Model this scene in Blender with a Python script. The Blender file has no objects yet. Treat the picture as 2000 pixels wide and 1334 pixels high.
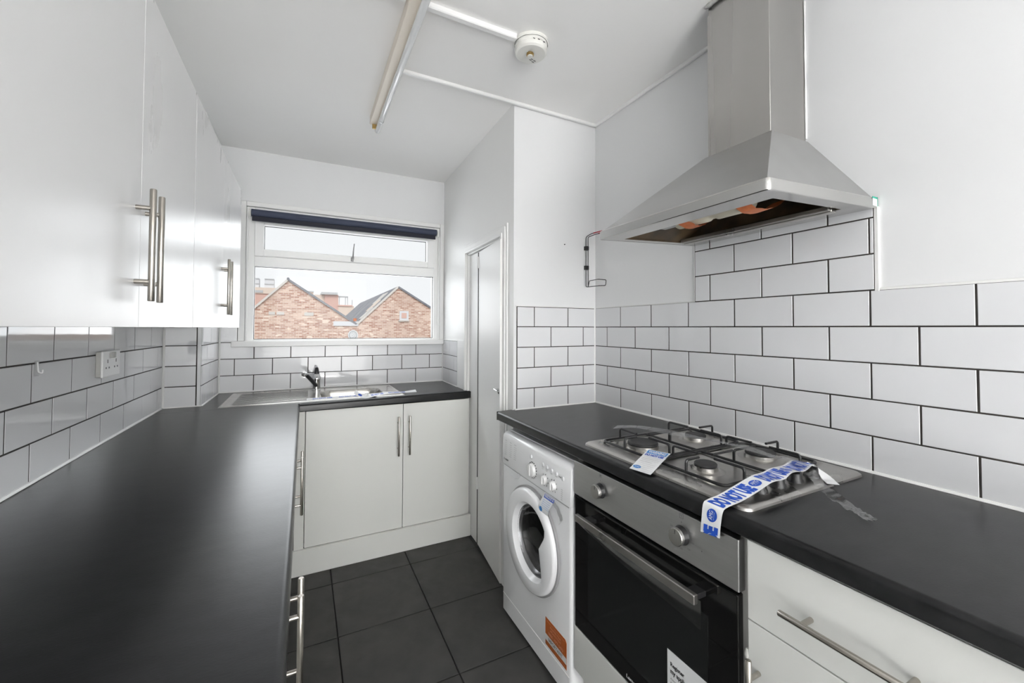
import bpy, bmesh, math, random
from mathutils import Vector, Matrix
random.seed(7)
PI = math.pi
E = 1.302            # eye height; the geometry below is written relative to the eye, floor at -E
SC = bpy.context.scene
COL = SC.collection

# ---------------------------------------------------------------- camera
def setup_camera():
    cam = bpy.data.cameras.new('camera'); o = bpy.data.objects.new('camera', cam); COL.objects.link(o)
    f, cy = 801.4235, 623.3717
    y, p, r = math.radians(26.9095), math.radians(1.2901), math.radians(.181)
    fwd = Vector((math.sin(y)*math.cos(p), math.cos(y)*math.cos(p), math.sin(p)))
    right = Vector((math.cos(y), -math.sin(y), 0)); up = right.cross(fwd)
    R = right*math.cos(r) + up*math.sin(r); U = -right*math.sin(r) + up*math.cos(r)
    o.matrix_world = Matrix(((R.x, U.x, -fwd.x, 0), (R.y, U.y, -fwd.y, 0), (R.z, U.z, -fwd.z, E), (0, 0, 0, 1)))
    cam.sensor_width = 36; cam.lens = f/2000*36
    cam.shift_x = 0; cam.shift_y = -(667-cy)/2000
    cam.clip_start = .02; cam.clip_end = 500
    SC.camera = o
setup_camera()
# ---------------------------------------------------------------- world, sun, lights, exposure
W = bpy.data.worlds.new('overcast'); SC.world = W; W.use_nodes = True
bg = W.node_tree.nodes['Background']; bg.inputs[0].default_value = (.965, .98, 1, 1); bg.inputs[1].default_value = .735
def lamp(name, kind, loc, rot, energy, color=(1, 1, 1), size=None, sizey=None, angle=None):
    L = bpy.data.lights.new(name, kind); o = bpy.data.objects.new(name, L); COL.objects.link(o)
    o.location = loc; o.rotation_euler = rot; L.energy = energy; L.color = color
    if size: L.shape = 'RECTANGLE'; L.size = size; L.size_y = sizey
    if angle: L.angle = angle
    return o
lamp('sun', 'SUN', (0, -5, 20), (math.radians(48), 0, math.radians(-12)), 1.3, (1, .96, .92), angle=math.radians(25))
# unseen fill lamp added to brighten the room, bounced off the white rear wall
lamp('rear_wall_fill', 'AREA', (.35, -2.0, 1.05), (math.radians(-90), 0, 0), 225, (1, .99, .97), .8, .8)
# added fill panel behind the camera, as light from the rest of the flat
lamp('rear_fill', 'AREA', (.30, -3.74, 1.25), (math.radians(90), 0, 0), 26, (1, .99, .975), 1.95, 2.3)
# a little added fill light, bounced off the ceiling behind the camera
lamp('ceiling_fill', 'AREA', (.10, -1.6, .40), (math.radians(175), 0, 0), 30, (1, .99, .97), .8, .8)
# daylight arriving through the kitchen window
lamp('window_daylight', 'AREA', (.30, 3.42, 1.68), (math.radians(-90), 0, 0), 11.5, (.94, .97, 1), 1.2, .85)
SC.view_settings.view_transform = 'Standard'; SC.view_settings.look = 'None'
SC.view_settings.exposure = .40; SC.view_settings.gamma = 1; SC.view_settings.use_curve_mapping = False
SC.cycles.use_denoising = True; SC.cycles.max_bounces = 10; SC.cycles.diffuse_bounces = 7
SC.cycles.glossy_bounces = 5; SC.cycles.transparent_max_bounces = 12
SC.cycles.caustics_reflective = False; SC.cycles.caustics_refractive = False
SC.cycles.sample_clamp_indirect = 6

# ---------------------------------------------------------------- materials
MATS = {}
def mat(name, col, rough=.5, metal=0, spec=.5, coat=0, noise=None, bump=None, rn=None, trans=0, alpha=1, stretch=None):
    """noise=(scale, amount, colour2)  bump=(scale, strength)  rn=(scale, amount) roughness noise"""
    m = bpy.data.materials.new(name); m.use_nodes = True; nt = m.node_tree; N = nt.nodes; L = nt.links
    b = N['Principled BSDF']; c = tuple(col)+(1,)
    b.inputs['Base Color'].default_value = c; b.inputs['Roughness'].default_value = rough
    b.inputs['Metallic'].default_value = metal; b.inputs['Specular IOR Level'].default_value = spec
    b.inputs['Coat Weight'].default_value = coat; b.inputs['Transmission Weight'].default_value = trans
    b.inputs['Alpha'].default_value = alpha
    if noise or bump or rn:
        tc = N.new('ShaderNodeTexCoord'); mp = N.new('ShaderNodeMapping')
        L.new(tc.outputs['Object'], mp.inputs[0])
        if stretch: mp.inputs['Scale'].default_value = stretch
        def nz(scale, det=4):
            n = N.new('ShaderNodeTexNoise'); n.inputs['Scale'].default_value = scale; n.inputs['Detail'].default_value = det
            L.new(mp.outputs[0], n.inputs['Vector']); return n
        if noise:
            n = nz(noise[0], 6); rp = N.new('ShaderNodeMapRange')
            rp.interpolation_type = 'SMOOTHSTEP'; rp.inputs['From Min'].default_value = .25; rp.inputs['From Max'].default_value = .75
            rp.inputs['To Max'].default_value = noise[1]
            mx = N.new('ShaderNodeMix'); mx.data_type = 'RGBA'
            mx.inputs[6].default_value = c; mx.inputs[7].default_value = tuple(noise[2])+(1,)
            L.new(n.outputs[0], rp.inputs[0]); L.new(rp.outputs[0], mx.inputs[0]); L.new(mx.outputs[2], b.inputs['Base Color'])
        if rn:
            n = nz(rn[0], 5); rp = N.new('ShaderNodeMapRange')
            rp.interpolation_type = 'SMOOTHSTEP'; rp.inputs['From Min'].default_value = .2; rp.inputs['From Max'].default_value = .8
            rp.inputs['To Min'].default_value = rough-rn[1]; rp.inputs['To Max'].default_value = rough+rn[1]
            L.new(n.outputs[0], rp.inputs[0]); L.new(rp.outputs[0], b.inputs['Roughness'])
        if bump:
            n = nz(bump[0], 5); bp = N.new('ShaderNodeBump'); bp.inputs['Strength'].default_value = bump[1]; bp.inputs['Distance'].default_value = .002
            L.new(n.outputs[0], bp.inputs['Height']); L.new(bp.outputs[0], b.inputs['Normal'])
    MATS[name] = m; return m
def film(name, tint, gloss=.12, rough=.05):
    """clear thin plastic or a window pane: mostly see-through with a glossy surface"""
    m = bpy.data.materials.new(name); m.use_nodes = True; nt = m.node_tree; N = nt.nodes; L = nt.links
    N.remove(N['Principled BSDF']); out = N['Material Output']
    t = N.new('ShaderNodeBsdfTransparent'); t.inputs[0].default_value = tuple(tint)+(1,)
    g = N.new('ShaderNodeBsdfGlossy'); g.inputs['Roughness'].default_value = rough
    fr = N.new('ShaderNodeLayerWeight'); fr.inputs[0].default_value = .35
    mr = N.new('ShaderNodeMapRange'); mr.inputs['To Min'].default_value = gloss*.35; mr.inputs['To Max'].default_value = min(1, gloss*4)
    mx = N.new('ShaderNodeMixShader')
    L.new(fr.outputs['Facing'], mr.inputs[0]); L.new(mr.outputs[0], mx.inputs[0]); L.new(t.outputs[0], mx.inputs[1]); L.new(g.outputs[0], mx.inputs[2])
    L.new(mx.outputs[0], out.inputs[0]); MATS[name] = m; return m
mat('wall_paint', (.70, .705, .71), .55, spec=.3, bump=(35, .12), noise=(1.3, .35, (.675, .68, .69)))
mat('gloss_paint', (.80, .80, .79), .40, spec=.3, bump=(6, .06))
mat('ceiling_paint', (.91, .907, .90), .6, spec=.2, bump=(20, .12), noise=(1.6, .5, (.89, .877, .862)))
mat('trim_paint', (.78, .78, .775), .3, bump=(14, .1))
mat('upvc', (.84, .84, .835), .28)
mat('tile_glaze', (.655, .66, .675), .05, bump=(9, .035))
mat('grout', (.022, .021, .02), .9, noise=(25, .6, (.05, .038, .028)))
mat('silicone', (.74, .74, .73), .35)
mat('laminate_black', (.0035, .0038, .0045), .28, spec=.36, noise=(30, .9, (.0125, .0128, .014)), bump=(300, .06), stretch=(.5, 1, 1))
mat('worktop_edge', (.012, .0125, .013), .42, noise=(30, .6, (.03, .032, .034)))
mat('cupboard_white', (.70, .70, .70), .30, rn=(6, .05), spec=.20, stretch=(1, 1, .3))
mat('base_white', (.65, .655, .63), .3)
mat('carcass_grey', (.45, .45, .43), .5)
mat('steel', (.50, .49, .475), .30, 1, rn=(3, .07), noise=(5, .45, (.42, .41, .395)), bump=(260, .05), stretch=(1, 1, .06))
mat('hood_steel', (.53, .53, .525), .33, 1, rn=(4, .06), noise=(3, .55, (.44, .438, .43)), bump=(260, .04), stretch=(1, .08, 1))
mat('hob_steel', (.56, .545, .52), .30, 1, noise=(9, .7, (.42, .41, .39)), rn=(6, .06))
mat('sink_steel', (.60, .585, .555), .24, 1, rn=(8, .05), noise=(8, .4, (.5, .48, .44)))
mat('fascia_steel', (.57, .57, .57), .36, 1, noise=(200, .5, (.51, .51, .51)), stretch=(1, .05, 1))
mat('handle_nickel', (.46, .43, .39), .27, 1)
mat('chrome', (.72, .72, .72), .08, 1)
mat('dark_metal', (.05, .05, .052), .35, .8)
mat('enamel_black', (.012, .012, .013), .35)
mat('cap_black', (.018, .018, .019), .6, noise=(60, .6, (.045, .045, .045)))
mat('plastic_black', (.015, .015, .016), .4)
mat('oven_glass', (.006, .006, .006), .05, spec=.6, coat=.3)
mat('oven_window', (.012, .013, .013), .09, spec=.5)
mat('appliance_white', (.86, .865, .88), .2, coat=.2)
mat('plastic_white', (.80, .80, .795), .32)
mat('button_white', (.74, .75, .765), .3)
mat('ring_grey', (.22, .22, .225), .25, .7)
mat('door_grey', (.30, .30, .305), .3)
mat('drum_steel', (.18, .18, .18), .35, 1, noise=(40, .6, (.08, .08, .08)))
mat('porthole_glass', (.018, .018, .018), .04, spec=.7, coat=.5, alpha=.72)
mat('rubber', (.05, .05, .05), .6)
mat('floor_tile', (.030, .030, .029), .52, spec=.35, noise=(7, .9, (.055, .053, .05)), rn=(9, .08), bump=(45, .25))
mat('floor_grout', (.010, .010, .010), .9)
mat('ink_blue', (.012, .07, .42), .45)
mat('ink_light_blue', (.03, .22, .58), .4)
mat('ink_black', (.02, .02, .022), .5)
mat('ink_grey', (.22, .22, .23), .5)
mat('ink_pink', (.75, .33, .2), .5)
mat('paper_white', (.72, .73, .74), .35)
mat('tape_white', (.76, .77, .78), .25)
mat('sticker_orange', (.42, .10, .018), .3)
mat('tape_orange', (.62, .17, .04), .45, noise=(60, .7, (.45, .10, .02)))
mat('red_plastic', (.35, .015, .03), .4)
mat('green_tape', (.02, .28, .2), .5)
mat('blind_navy', (.040, .050, .085), .75, bump=(250, .3))
mat('blind_dark', (.006, .007, .018), .7)
mat('brass', (.5, .35, .14), .3, 1)
mat('batten_cream', (.80, .73, .64), .4)
mat('tube_glass', (.74, .75, .76), .12, coat=.4)
mat('detector_white', (.74, .735, .70), .4)
mat('grey_putty', (.27, .27, .27), .7, noise=(60, .9, (.5, .5, .48)))
mat('motor_beige', (.55, .52, .42), .5)
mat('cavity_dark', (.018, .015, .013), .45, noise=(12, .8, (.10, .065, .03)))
mat('hood_rim', (.60, .595, .58), .22, 1)
mat('slate', (.16, .17, .20), .7, noise=(1.2, .9, (.30, .31, .33)))
mat('coping', (.62, .60, .57), .7)
mat('far_pink', (.66, .42, .36), .8, noise=(.5, .5, (.70, .52, .46)))
mat('far_cream', (.72, .62, .54), .8)
mat('far_grey', (.50, .52, .54), .6)
mat('far_panel', (.68, .70, .73), .6)
mat('ground_grey', (.35, .34, .33), .9)
film('pane_glass', (.985, .99, .99), .018, .02)
film('clear_film', (.94, .945, .945), .17, .09)
film('cling_film', (.92, .93, .935), .22, .12)
def brick_material():
    m = bpy.data.materials.new('brickwork'); m.use_nodes = True; nt = m.node_tree; N = nt.nodes; L = nt.links
    b = N['Principled BSDF']; b.inputs['Roughness'].default_value = .85
    tc = N.new('ShaderNodeTexCoord'); sx = N.new('ShaderNodeSeparateXYZ'); cb = N.new('ShaderNodeCombineXYZ')
    L.new(tc.outputs['Object'], sx.inputs[0]); ad = N.new('ShaderNodeMath'); ad.operation = 'ADD'
    L.new(sx.outputs[0], ad.inputs[0]); L.new(sx.outputs[1], ad.inputs[1]); L.new(ad.outputs[0], cb.inputs[0]); L.new(sx.outputs[2], cb.inputs[1])
    br = N.new('ShaderNodeTexBrick'); L.new(cb.outputs[0], br.inputs[0])
    br.inputs['Scale'].default_value = 1; br.inputs['Brick Width'].default_value = .225; br.inputs['Row Height'].default_value = .078
    br.inputs['Mortar Size'].default_value = .008; br.inputs['Color1'].default_value = (.40, .19, .125, 1)
    br.inputs['Color2'].default_value = (.74, .56, .46, 1); br.inputs['Mortar'].default_value = (.74, .67, .60, 1)
    n = N.new('ShaderNodeTexNoise'); n.inputs['Scale'].default_value = .9; n.inputs['Detail'].default_value = 5
    L.new(tc.outputs['Object'], n.inputs[0]); mx = N.new('ShaderNodeMix'); mx.data_type = 'RGBA'
    rp = N.new('ShaderNodeMapRange'); rp.inputs['From Min'].default_value = .42; rp.inputs['From Max'].default_value = .62; rp.inputs['To Max'].default_value = .35
    L.new(n.outputs[0], rp.inputs[0]); L.new(rp.outputs[0], mx.inputs[0]); L.new(br.outputs[0], mx.inputs[6]); mx.inputs[7].default_value = (.50, .36, .31, 1)
    # a scatter of bleached and replaced bricks
    v = N.new('ShaderNodeTexVoronoi'); v.inputs['Scale'].default_value = 1; mp = N.new('ShaderNodeMapping'); mp.inputs['Scale'].default_value = (4.4, 4.4, 12.8)
    L.new(tc.outputs['Object'], mp.inputs[0]); L.new(mp.outputs[0], v.inputs[0]); sc = N.new('ShaderNodeSeparateColor'); L.new(v.outputs['Color'], sc.inputs[0])
    gt = N.new('ShaderNodeMath'); gt.operation = 'GREATER_THAN'; gt.inputs[1].default_value = .955; L.new(sc.outputs[0], gt.inputs[0])
    m2 = N.new('ShaderNodeMix'); m2.data_type = 'RGBA'; L.new(gt.outputs[0], m2.inputs[0]); L.new(mx.outputs[2], m2.inputs[6]); m2.inputs[7].default_value = (.78, .66, .57, 1)
    L.new(m2.outputs[2], b.inputs['Base Color']); MATS['brickwork'] = m
brick_material()

# ---------------------------------------------------------------- mesh helpers
WL = {}                                        # world location of every object origin
def new(): return bmesh.new()
def box(bm, x0, x1, y0, y1, z0, z1, bev=0, seg=2):
    r = bmesh.ops.create_cube(bm, size=1)['verts']
    for v in r: v.co = Vector(((x0+x1)/2+v.co.x*(x1-x0), (y0+y1)/2+v.co.y*(y1-y0), (z0+z1)/2+v.co.z*(z1-z0)))
    if bev: bmesh.ops.bevel(bm, geom=list({e for v in r for e in v.link_edges}), offset=bev, segments=seg, affect='EDGES', profile=.5)
    return bm
def prism(bm, pts, axis, a0, a1, bev=0, seg=2):
    """pts in the two axes left over, in order: X->(y,z)  Y->(x,z)  Z->(x,y)"""
    def P(p, a): return {'X': (a, p[0], p[1]), 'Y': (p[0], a, p[1]), 'Z': (p[0], p[1], a)}[axis]
    A = [bm.verts.new(P(p, a0)) for p in pts]; B = [bm.verts.new(P(p, a1)) for p in pts]; n = len(pts); F = []
    F.append(bm.faces.new(A)); F.append(bm.faces.new(B[::-1]))
    for i in range(n): F.append(bm.faces.new((A[i], B[i], B[(i+1) % n], A[(i+1) % n])))
    bmesh.ops.recalc_face_normals(bm, faces=F)
    if bev:
        es = {e for f in F[:2] for e in f.edges}
        bmesh.ops.bevel(bm, geom=list(es), offset=bev, segments=seg, affect='EDGES', profile=.5)
    return bm
def hexa(bm, c8):
    """eight corners: bottom ring of four then top ring of four"""
    v = [bm.verts.new(c) for c in c8]; F = [bm.faces.new([v[i] for i in q]) for q in ((0, 3, 2, 1), (4, 5, 6, 7), (0, 1, 5, 4), (1, 2, 6, 5), (2, 3, 7, 6), (3, 0, 4, 7))]
    bmesh.ops.recalc_face_normals(bm, faces=F); return bm
def rrect(x0, x1, y0, y1, r, n=5):
    P = []
    for cx, cy, a in ((x1-r, y1-r, 0), (x0+r, y1-r, 90), (x0+r, y0+r, 180), (x1-r, y0+r, 270)):
        for i in range(n+1):
            t = math.radians(a+90*i/n); P.append((cx+r*math.cos(t), cy+r*math.sin(t)))
    return P
def frame_of(d):
    d = d.normalized(); a = Vector((0, 0, 1)) if abs(d.z) < .9 else Vector((1, 0, 0))
    u = d.cross(a).normalized(); return u, d.cross(u).normalized()
def tube(bm, pts, r, seg=8, closed=False, caps=True, sx=1, sy=1):
    P = [Vector(p) for p in pts]; n = len(P); R = r if isinstance(r, (list, tuple)) else [r]*n
    rings = []; u = None
    for i in range(n):
        a = P[i-1] if (i or closed) else P[i]; b = P[(i+1) % n] if (i < n-1 or closed) else P[i]
        d = (b-a).normalized()
        if u is None: u, w = frame_of(d)
        else: u = (u-d*u.dot(d)).normalized(); w = d.cross(u)
        rings.append([bm.verts.new(P[i]+(u*math.cos(2*PI*k/seg)*sx+w*math.sin(2*PI*k/seg)*sy)*R[i]) for k in range(seg)])
    F = []
    for i in range(n if closed else n-1):
        A, B = rings[i], rings[(i+1) % n]
        for k in range(seg): F.append(bm.faces.new((A[k], A[(k+1) % seg], B[(k+1) % seg], B[k])))
    if caps and not closed: F.append(bm.faces.new(rings[0][::-1])); F.append(bm.faces.new(rings[-1]))
    bmesh.ops.recalc_face_normals(bm, faces=F); return bm
def fillet(pts, r, n=4):
    """round the corners of a polyline"""
    P = [Vector(p) for p in pts]; out = [P[0]]
    for i in range(1, len(P)-1):
        a, b, c = P[i-1], P[i], P[i+1]; d1 = (a-b); d2 = (c-b); q = min(r, d1.length*.45, d2.length*.45)
        s, e = b+d1.normalized()*q, b+d2.normalized()*q
        for k in range(n+1):
            t = k/n; out.append(s*(1-t)**2+b*2*t*(1-t)+e*t*t)
    return out+[P[-1]]
def lathe(bm, c, axis, prof, seg=32):
    """prof: (radius, height along axis) from one end to the other"""
    c = Vector(c); d = Vector(axis).normalized(); u, w = frame_of(d); rings = []; F = []
    for r, h in prof:
        if r < 1e-5: rings.append([bm.verts.new(c+d*h)])
        else: rings.append([bm.verts.new(c+d*h+(u*math.cos(2*PI*k/seg)+w*math.sin(2*PI*k/seg))*r) for k in range(seg)])
    for A, B in zip(rings, rings[1:]):
        for k in range(seg):
            a, b = A[k % len(A)], A[(k+1) % len(A)]; c2, d2 = B[(k+1) % len(B)], B[k % len(B)]
            q = []
            for v in (a, b, c2, d2):
                if v not in q: q.append(v)
            if len(q) > 2: F.append(bm.faces.new(q))
    bmesh.ops.recalc_face_normals(bm, faces=F); return bm
def smooth_curve(pts, n=8):
    P = [Vector(p) for p in pts]; out = []
    for i in range(len(P)-1):
        p0 = P[max(i-1, 0)]; p1 = P[i]; p2 = P[i+1]; p3 = P[min(i+2, len(P)-1)]
        for k in range(n):
            t = k/n; out.append(.5*((2*p1)+(p2-p0)*t+(2*p0-5*p1+4*p2-p3)*t*t+(3*p1-p0-3*p2+p3)*t**3))
    return out+[P[-1]]
def obj(name, bm, m, parent=None, smooth=None, origin=None, mats=None):
    """link a bmesh written in eye-relative room coordinates as one object"""
    if origin is None: origin = WL[parent.name] if parent else Vector((0, 0, 0))
    origin = Vector(origin); me = bpy.data.meshes.new(name)
    bmesh.ops.translate(bm, verts=bm.verts, vec=-origin); bm.to_mesh(me); bm.free()
    if smooth is not None:
        me.polygons.foreach_set('use_smooth', [True]*len(me.polygons)); me.set_sharp_from_angle(angle=math.radians(smooth))
    o = bpy.data.objects.new(name, me); COL.objects.link(o); me.materials.append(MATS[m])
    for k in mats or (): me.materials.append(MATS[k])
    if parent: o.parent = parent; o.location = origin-WL[parent.name]
    else: o.location = origin+Vector((0, 0, E))
    WL[o.name] = origin; return o
def thing(name, label, cat, loc, group=None):
    o = bpy.data.objects.new(name, None); COL.objects.link(o); o.empty_display_size = .1
    o.location = Vector(loc)+Vector((0, 0, E)); WL[o.name] = Vector(loc); return tag(o, label, cat, group)
def tag(o, label, cat, group=None):
    o['label'] = label; o['category'] = cat
    if group: o['group'] = group
    return o
def struct(o): o['kind'] = 'structure'; return o
def lab(o, s): o['label'] = s; return o
# ---- lettering
TXT = {}
def text_bm(s, bold=.0, res=3):
    """2-D outline of a word, normalised to the unit box"""
    key = (s, bold)
    if key not in TXT:
        cu = bpy.data.curves.new('word', 'FONT'); cu.body = s; cu.offset = bold; cu.resolution_u = res
        ob = bpy.data.objects.new('word', cu); COL.objects.link(ob)
        bpy.context.view_layer.update()
        me = bpy.data.meshes.new_from_object(ob.evaluated_get(bpy.context.evaluated_depsgraph_get()))
        vs = [v.co.copy() for v in me.vertices]; fs = [tuple(p.vertices) for p in me.polygons]
        x0 = min(v.x for v in vs); x1 = max(v.x for v in vs); y0 = min(v.y for v in vs); y1 = max(v.y for v in vs)
        TXT[key] = ([((v.x-x0)/(x1-x0), (v.y-y0)/(y1-y0)) for v in vs], fs)
        bpy.data.objects.remove(ob); bpy.data.curves.remove(cu); bpy.data.meshes.remove(me)
    return TXT[key]
def put_text(bm, s, fn, a0, a1, b0, b1, bold=.0):
    vs, fs = text_bm(s, bold); V = [bm.verts.new(fn(a0+(a1-a0)*x, b0+(b1-b0)*y)) for x, y in vs]
    for f in fs:
        try: bm.faces.new([V[i] for i in f])
        except ValueError: pass
def put_poly(bm, pts, fn): bm.faces.new([bm.verts.new(fn(*p)) for p in pts])
def oval(ca, cb, ra, rb, n=24): return [(ca+ra*math.cos(2*PI*i/n), cb+rb*math.sin(2*PI*i/n)) for i in range(n)]
def plane_fn(o, u, v, nrm=None, eps=0):
    o, u, v = Vector(o), Vector(u), Vector(v); n = Vector(nrm)*eps if nrm else Vector()
    return lambda a, b: o+u*a+v*b+n

# ---------------------------------------------------------------- setting
XR, YB, XL, YS = 1.4259, 3.0522, -.6201, 1.80      # tile faces: right, back, left, short wall
ZC, ZF, ZT = 1.125, -E, -.402                      # ceiling, floor, worktop
XC, YC = -.462, 2.595                              # boxed column in the back left corner
def xd(y): return .9255+(y-1.80)*.0272             # face of the slightly skewed cupboard-door wall
YREAR = -3.8
struct(obj('floor', box(new(), -.80, 1.62, YREAR-.1, 3.35, ZF-.12, ZF-.008), 'floor_grout'))
struct(obj('ceiling', box(new(), -.80, 1.62, YREAR-.1, 3.35, ZC+.004, ZC+.15), 'ceiling_paint'))
wr = struct(obj('wall_right', box(new(), XR+.007, XR+.16, YREAR-.1, 3.35, ZF-.008, ZC+.004), 'wall_paint'))
wl = struct(obj('wall_left', box(new(), XL-.16, XL-.007, YREAR-.1, 3.35, ZF-.008, ZC+.004), 'wall_paint'))
b = new()
box(b, XL-.007, -.335, YB+.007, YB+.24, ZF-.008, ZC+.004); box(b, .930, XR+.007, YB+.007, YB+.24, ZF-.008, ZC+.004)
box(b, -.335, .930, YB+.007, YB+.24, ZF-.008, -.092); box(b, -.335, .930, YB+.007, YB+.24, .772, ZC+.004)
wb = struct(obj('wall_back', b, 'wall_paint'))
ws = struct(obj('wall_short', prism(new(), [(xd(YS+.007), YS+.007), (XR+.007, YS+.007), (XR+.007, YS+.12), (xd(YS+.12)+.1005, YS+.12), (xd(YS)+.1005, YS+.0078), (xd(YS+.007), YS+.0078)], 'Z', ZF-.008, ZC+.004), 'wall_paint'))
b = new()
def dseg(y0, y1, z0, z1): prism(b, [(xd(y0), y0), (xd(y0)+.10, y0), (xd(y1)+.10, y1), (xd(y1), y1)], 'Z', z0, z1)
DY0, DY1, DZ = 1.935, 2.495, .480
dseg(YS+.0079, DY0, ZF-.008, ZC+.004); dseg(DY1, YB+.007, ZF-.008, ZC+.004); dseg(DY0, DY1, DZ, ZC+.004)
wd = struct(obj('wall_cupboard', b, 'gloss_paint'))
wc = struct(obj('wall_column', box(new(), XL-.007, XC-.007, YC+.007, YB+.007, ZF-.008, ZC+.004), 'wall_paint'))
b = new(); box(b, XL-.16, XR+.16, YREAR-.1, YREAR, ZF-.008, ZC+.004); struct(obj('wall_rear', b, 'wall_paint'))

# ---- wall tiles, each one an object under its wall
TM = {}
def tile_mesh(w, h, m, t=.006, ch=.0011):
    k = (round(w, 4), round(h, 4), m)
    if k not in TM:
        b = new(); w2, h2 = w/2, h/2
        back = [b.verts.new((x*w2, 0, z*h2)) for x, z in ((-1, -1), (1, -1), (1, 1), (-1, 1))]
        mid = [b.verts.new((x*w2, t-ch, z*h2)) for x, z in ((-1, -1), (1, -1), (1, 1), (-1, 1))]
        fr = [b.verts.new((x*(w2-ch), t, z*(h2-ch))) for x, z in ((-1, -1), (1, -1), (1, 1), (-1, 1))]
        b.faces.new(fr)
        for A, B in ((back, mid), (mid, fr)):
            for i in range(4): b.faces.new((A[i], A[(i+1) % 4], B[(i+1) % 4], B[i]))
        bmesh.ops.recalc_face_normals(b, faces=b.faces)
        me = bpy.data.meshes.new('tile'); b.to_mesh(me); b.free(); me.materials.append(MATS[m]); TM[k] = me
    return TM[k]
def put_tile(wall, centre, N, w, h, m='tile_glaze', jit=.0035):
    o = bpy.data.objects.new('tile', tile_mesh(w, h, m)); COL.objects.link(o); o.parent = wall
    N = Vector(N).normalized(); Z = Vector((0, 0, 1)); U = N.cross(Z)
    R = Matrix((U, N, Z)).transposed().to_4x4()
    J = Matrix.Rotation(random.uniform(-jit, jit), 4, 'X') @ Matrix.Rotation(random.uniform(-jit, jit), 4, 'Z')
    o.matrix_local = Matrix.Translation(Vector(centre)-WL[wall.name]) @ R @ J
MOD = .205; G = .0036
def run(wall, at, N, rows, z_skip=None):
    """at(u) -> (x,y) of the grout face; rows: (z0, z1, joint phase, u0, u1)"""
    for z0, z1, ph, u0, u1 in rows:
        k = math.ceil((u0-ph)/MOD-1e-6); js = [u0]
        while ph+k*MOD < u1-.004:
            if ph+k*MOD > u0+.004: js.append(ph+k*MOD)
            k += 1
        js.append(u1)
        for a, c in zip(js, js[1:]):
            w, h = c-a-G, z1-z0-G
            if w < .006: continue
            x, y = at((a+c)/2); put_tile(wall, (x, y, (z0+z1)/2), N, round(w, 3), round(h, 4))
R4 = .0086                                                     # heights of the joints on the right wall
rz = [R4+.1025*k for k in range(-4, 4)]                       # -.401 ... .316
Y0 = 1.7023; YE = .02
pa, pb = Y0-.1025, Y0                                          # joint phase of the two courses
rows = [(ZT, rz[1], pa, YE, YS), (rz[1], rz[2], pb, YE, YS), (rz[2], rz[3], pa, YE, YS), (rz[3], rz[4], pb, YE, YS), (rz[4], rz[5], pa, YE, YS),
        (rz[5], rz[6], pb, .5632, 1.157), (rz[6], rz[7], pa, .5632, 1.157), (rz[7], .345, pb, .5632, 1.157)]
run(wr, lambda u: (XR+.006, u), (-1, 0, 0), rows)
b = new(); box(b, XR+.0009, XR+.008, YE, YS+.004, ZT-.03, rz[5]-.001); box(b, XR+.0009, XR+.008, .562, 1.157, rz[5]-.001, .345)
obj('grout', b, 'grout', wr)
b = new()
box(b, XR-.0003, XR+.009, .553, .5640, rz[5]-.004, .345, .0015, 1); box(b, XR+.001, XR+.009, YE, .5625, rz[5]-.004, rz[5]+.006, .0015, 1)
box(b, XR+.001, XR+.009, 1.157, 1.162, rz[5], .345, .001, 1); box(b, XR+.003, XR+.009, 1.162, YS, rz[5]-.003, rz[5]+.003, .001, 1)
lab(obj('edge_trim', b, 'silicone', wr), 'white bead finishing the tile edge')
# short wall facing the camera
sa, sb = 1.041, 1.140
run(ws, lambda u: (u, YS+.006), (0, -1, 0), [(ZT, rz[1], sa, .9425, XR), (rz[1], rz[2], sb, .9425, XR), (rz[2], rz[3], sa, .9425, XR), (rz[3], rz[4], sb, .9425, XR), (rz[4], rz[5]-.002, sa, .9425, XR)])
obj('grout', box(new(), .9422, XR+.004, YS+.0009, YS+.008, ZT-.03, rz[5]-.001), 'grout', ws)
b = new(); box(b, .938, XR, YS+.002, YS+.009, rz[5]-.002, rz[5]+.004, .001, 1); tube(b, [(XR-.002, YS-.002+.004, ZT), (XR-.002, YS+.002, rz[5])], .0055, 6)
lab(obj('edge_trim', b, 'silicone', ws), 'white silicone bead in the tiled corner')
# back wall
bz = [ZT, -.298, -.1955, -.093, .0095]
ba, bb = -.3805+.1025, -.3805
X0, X1 = XC+.004, .951
run(wb, lambda u: (u, YB+.006), (0, -1, 0), [(bz[0], bz[1], ba, X0, X1), (bz[1], bz[2], bb, X0, X1), (bz[2], bz[3], ba, X0, X1), (bz[3], bz[4], X0, X0, -.3665)])
b = new(); box(b, X0-.004, X1+.004, YB+.0009, YB+.008, ZT-.03, -.0935); box(b, X0-.004, -.367, YB+.0009, YB+.008, -.0935, .009)
obj('grout', b, 'grout', wb)
obj('sealant', tube(new(), [(X0, YB, ZT), (X0, YB, .01)], .006, 6), 'silicone', wb)
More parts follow.
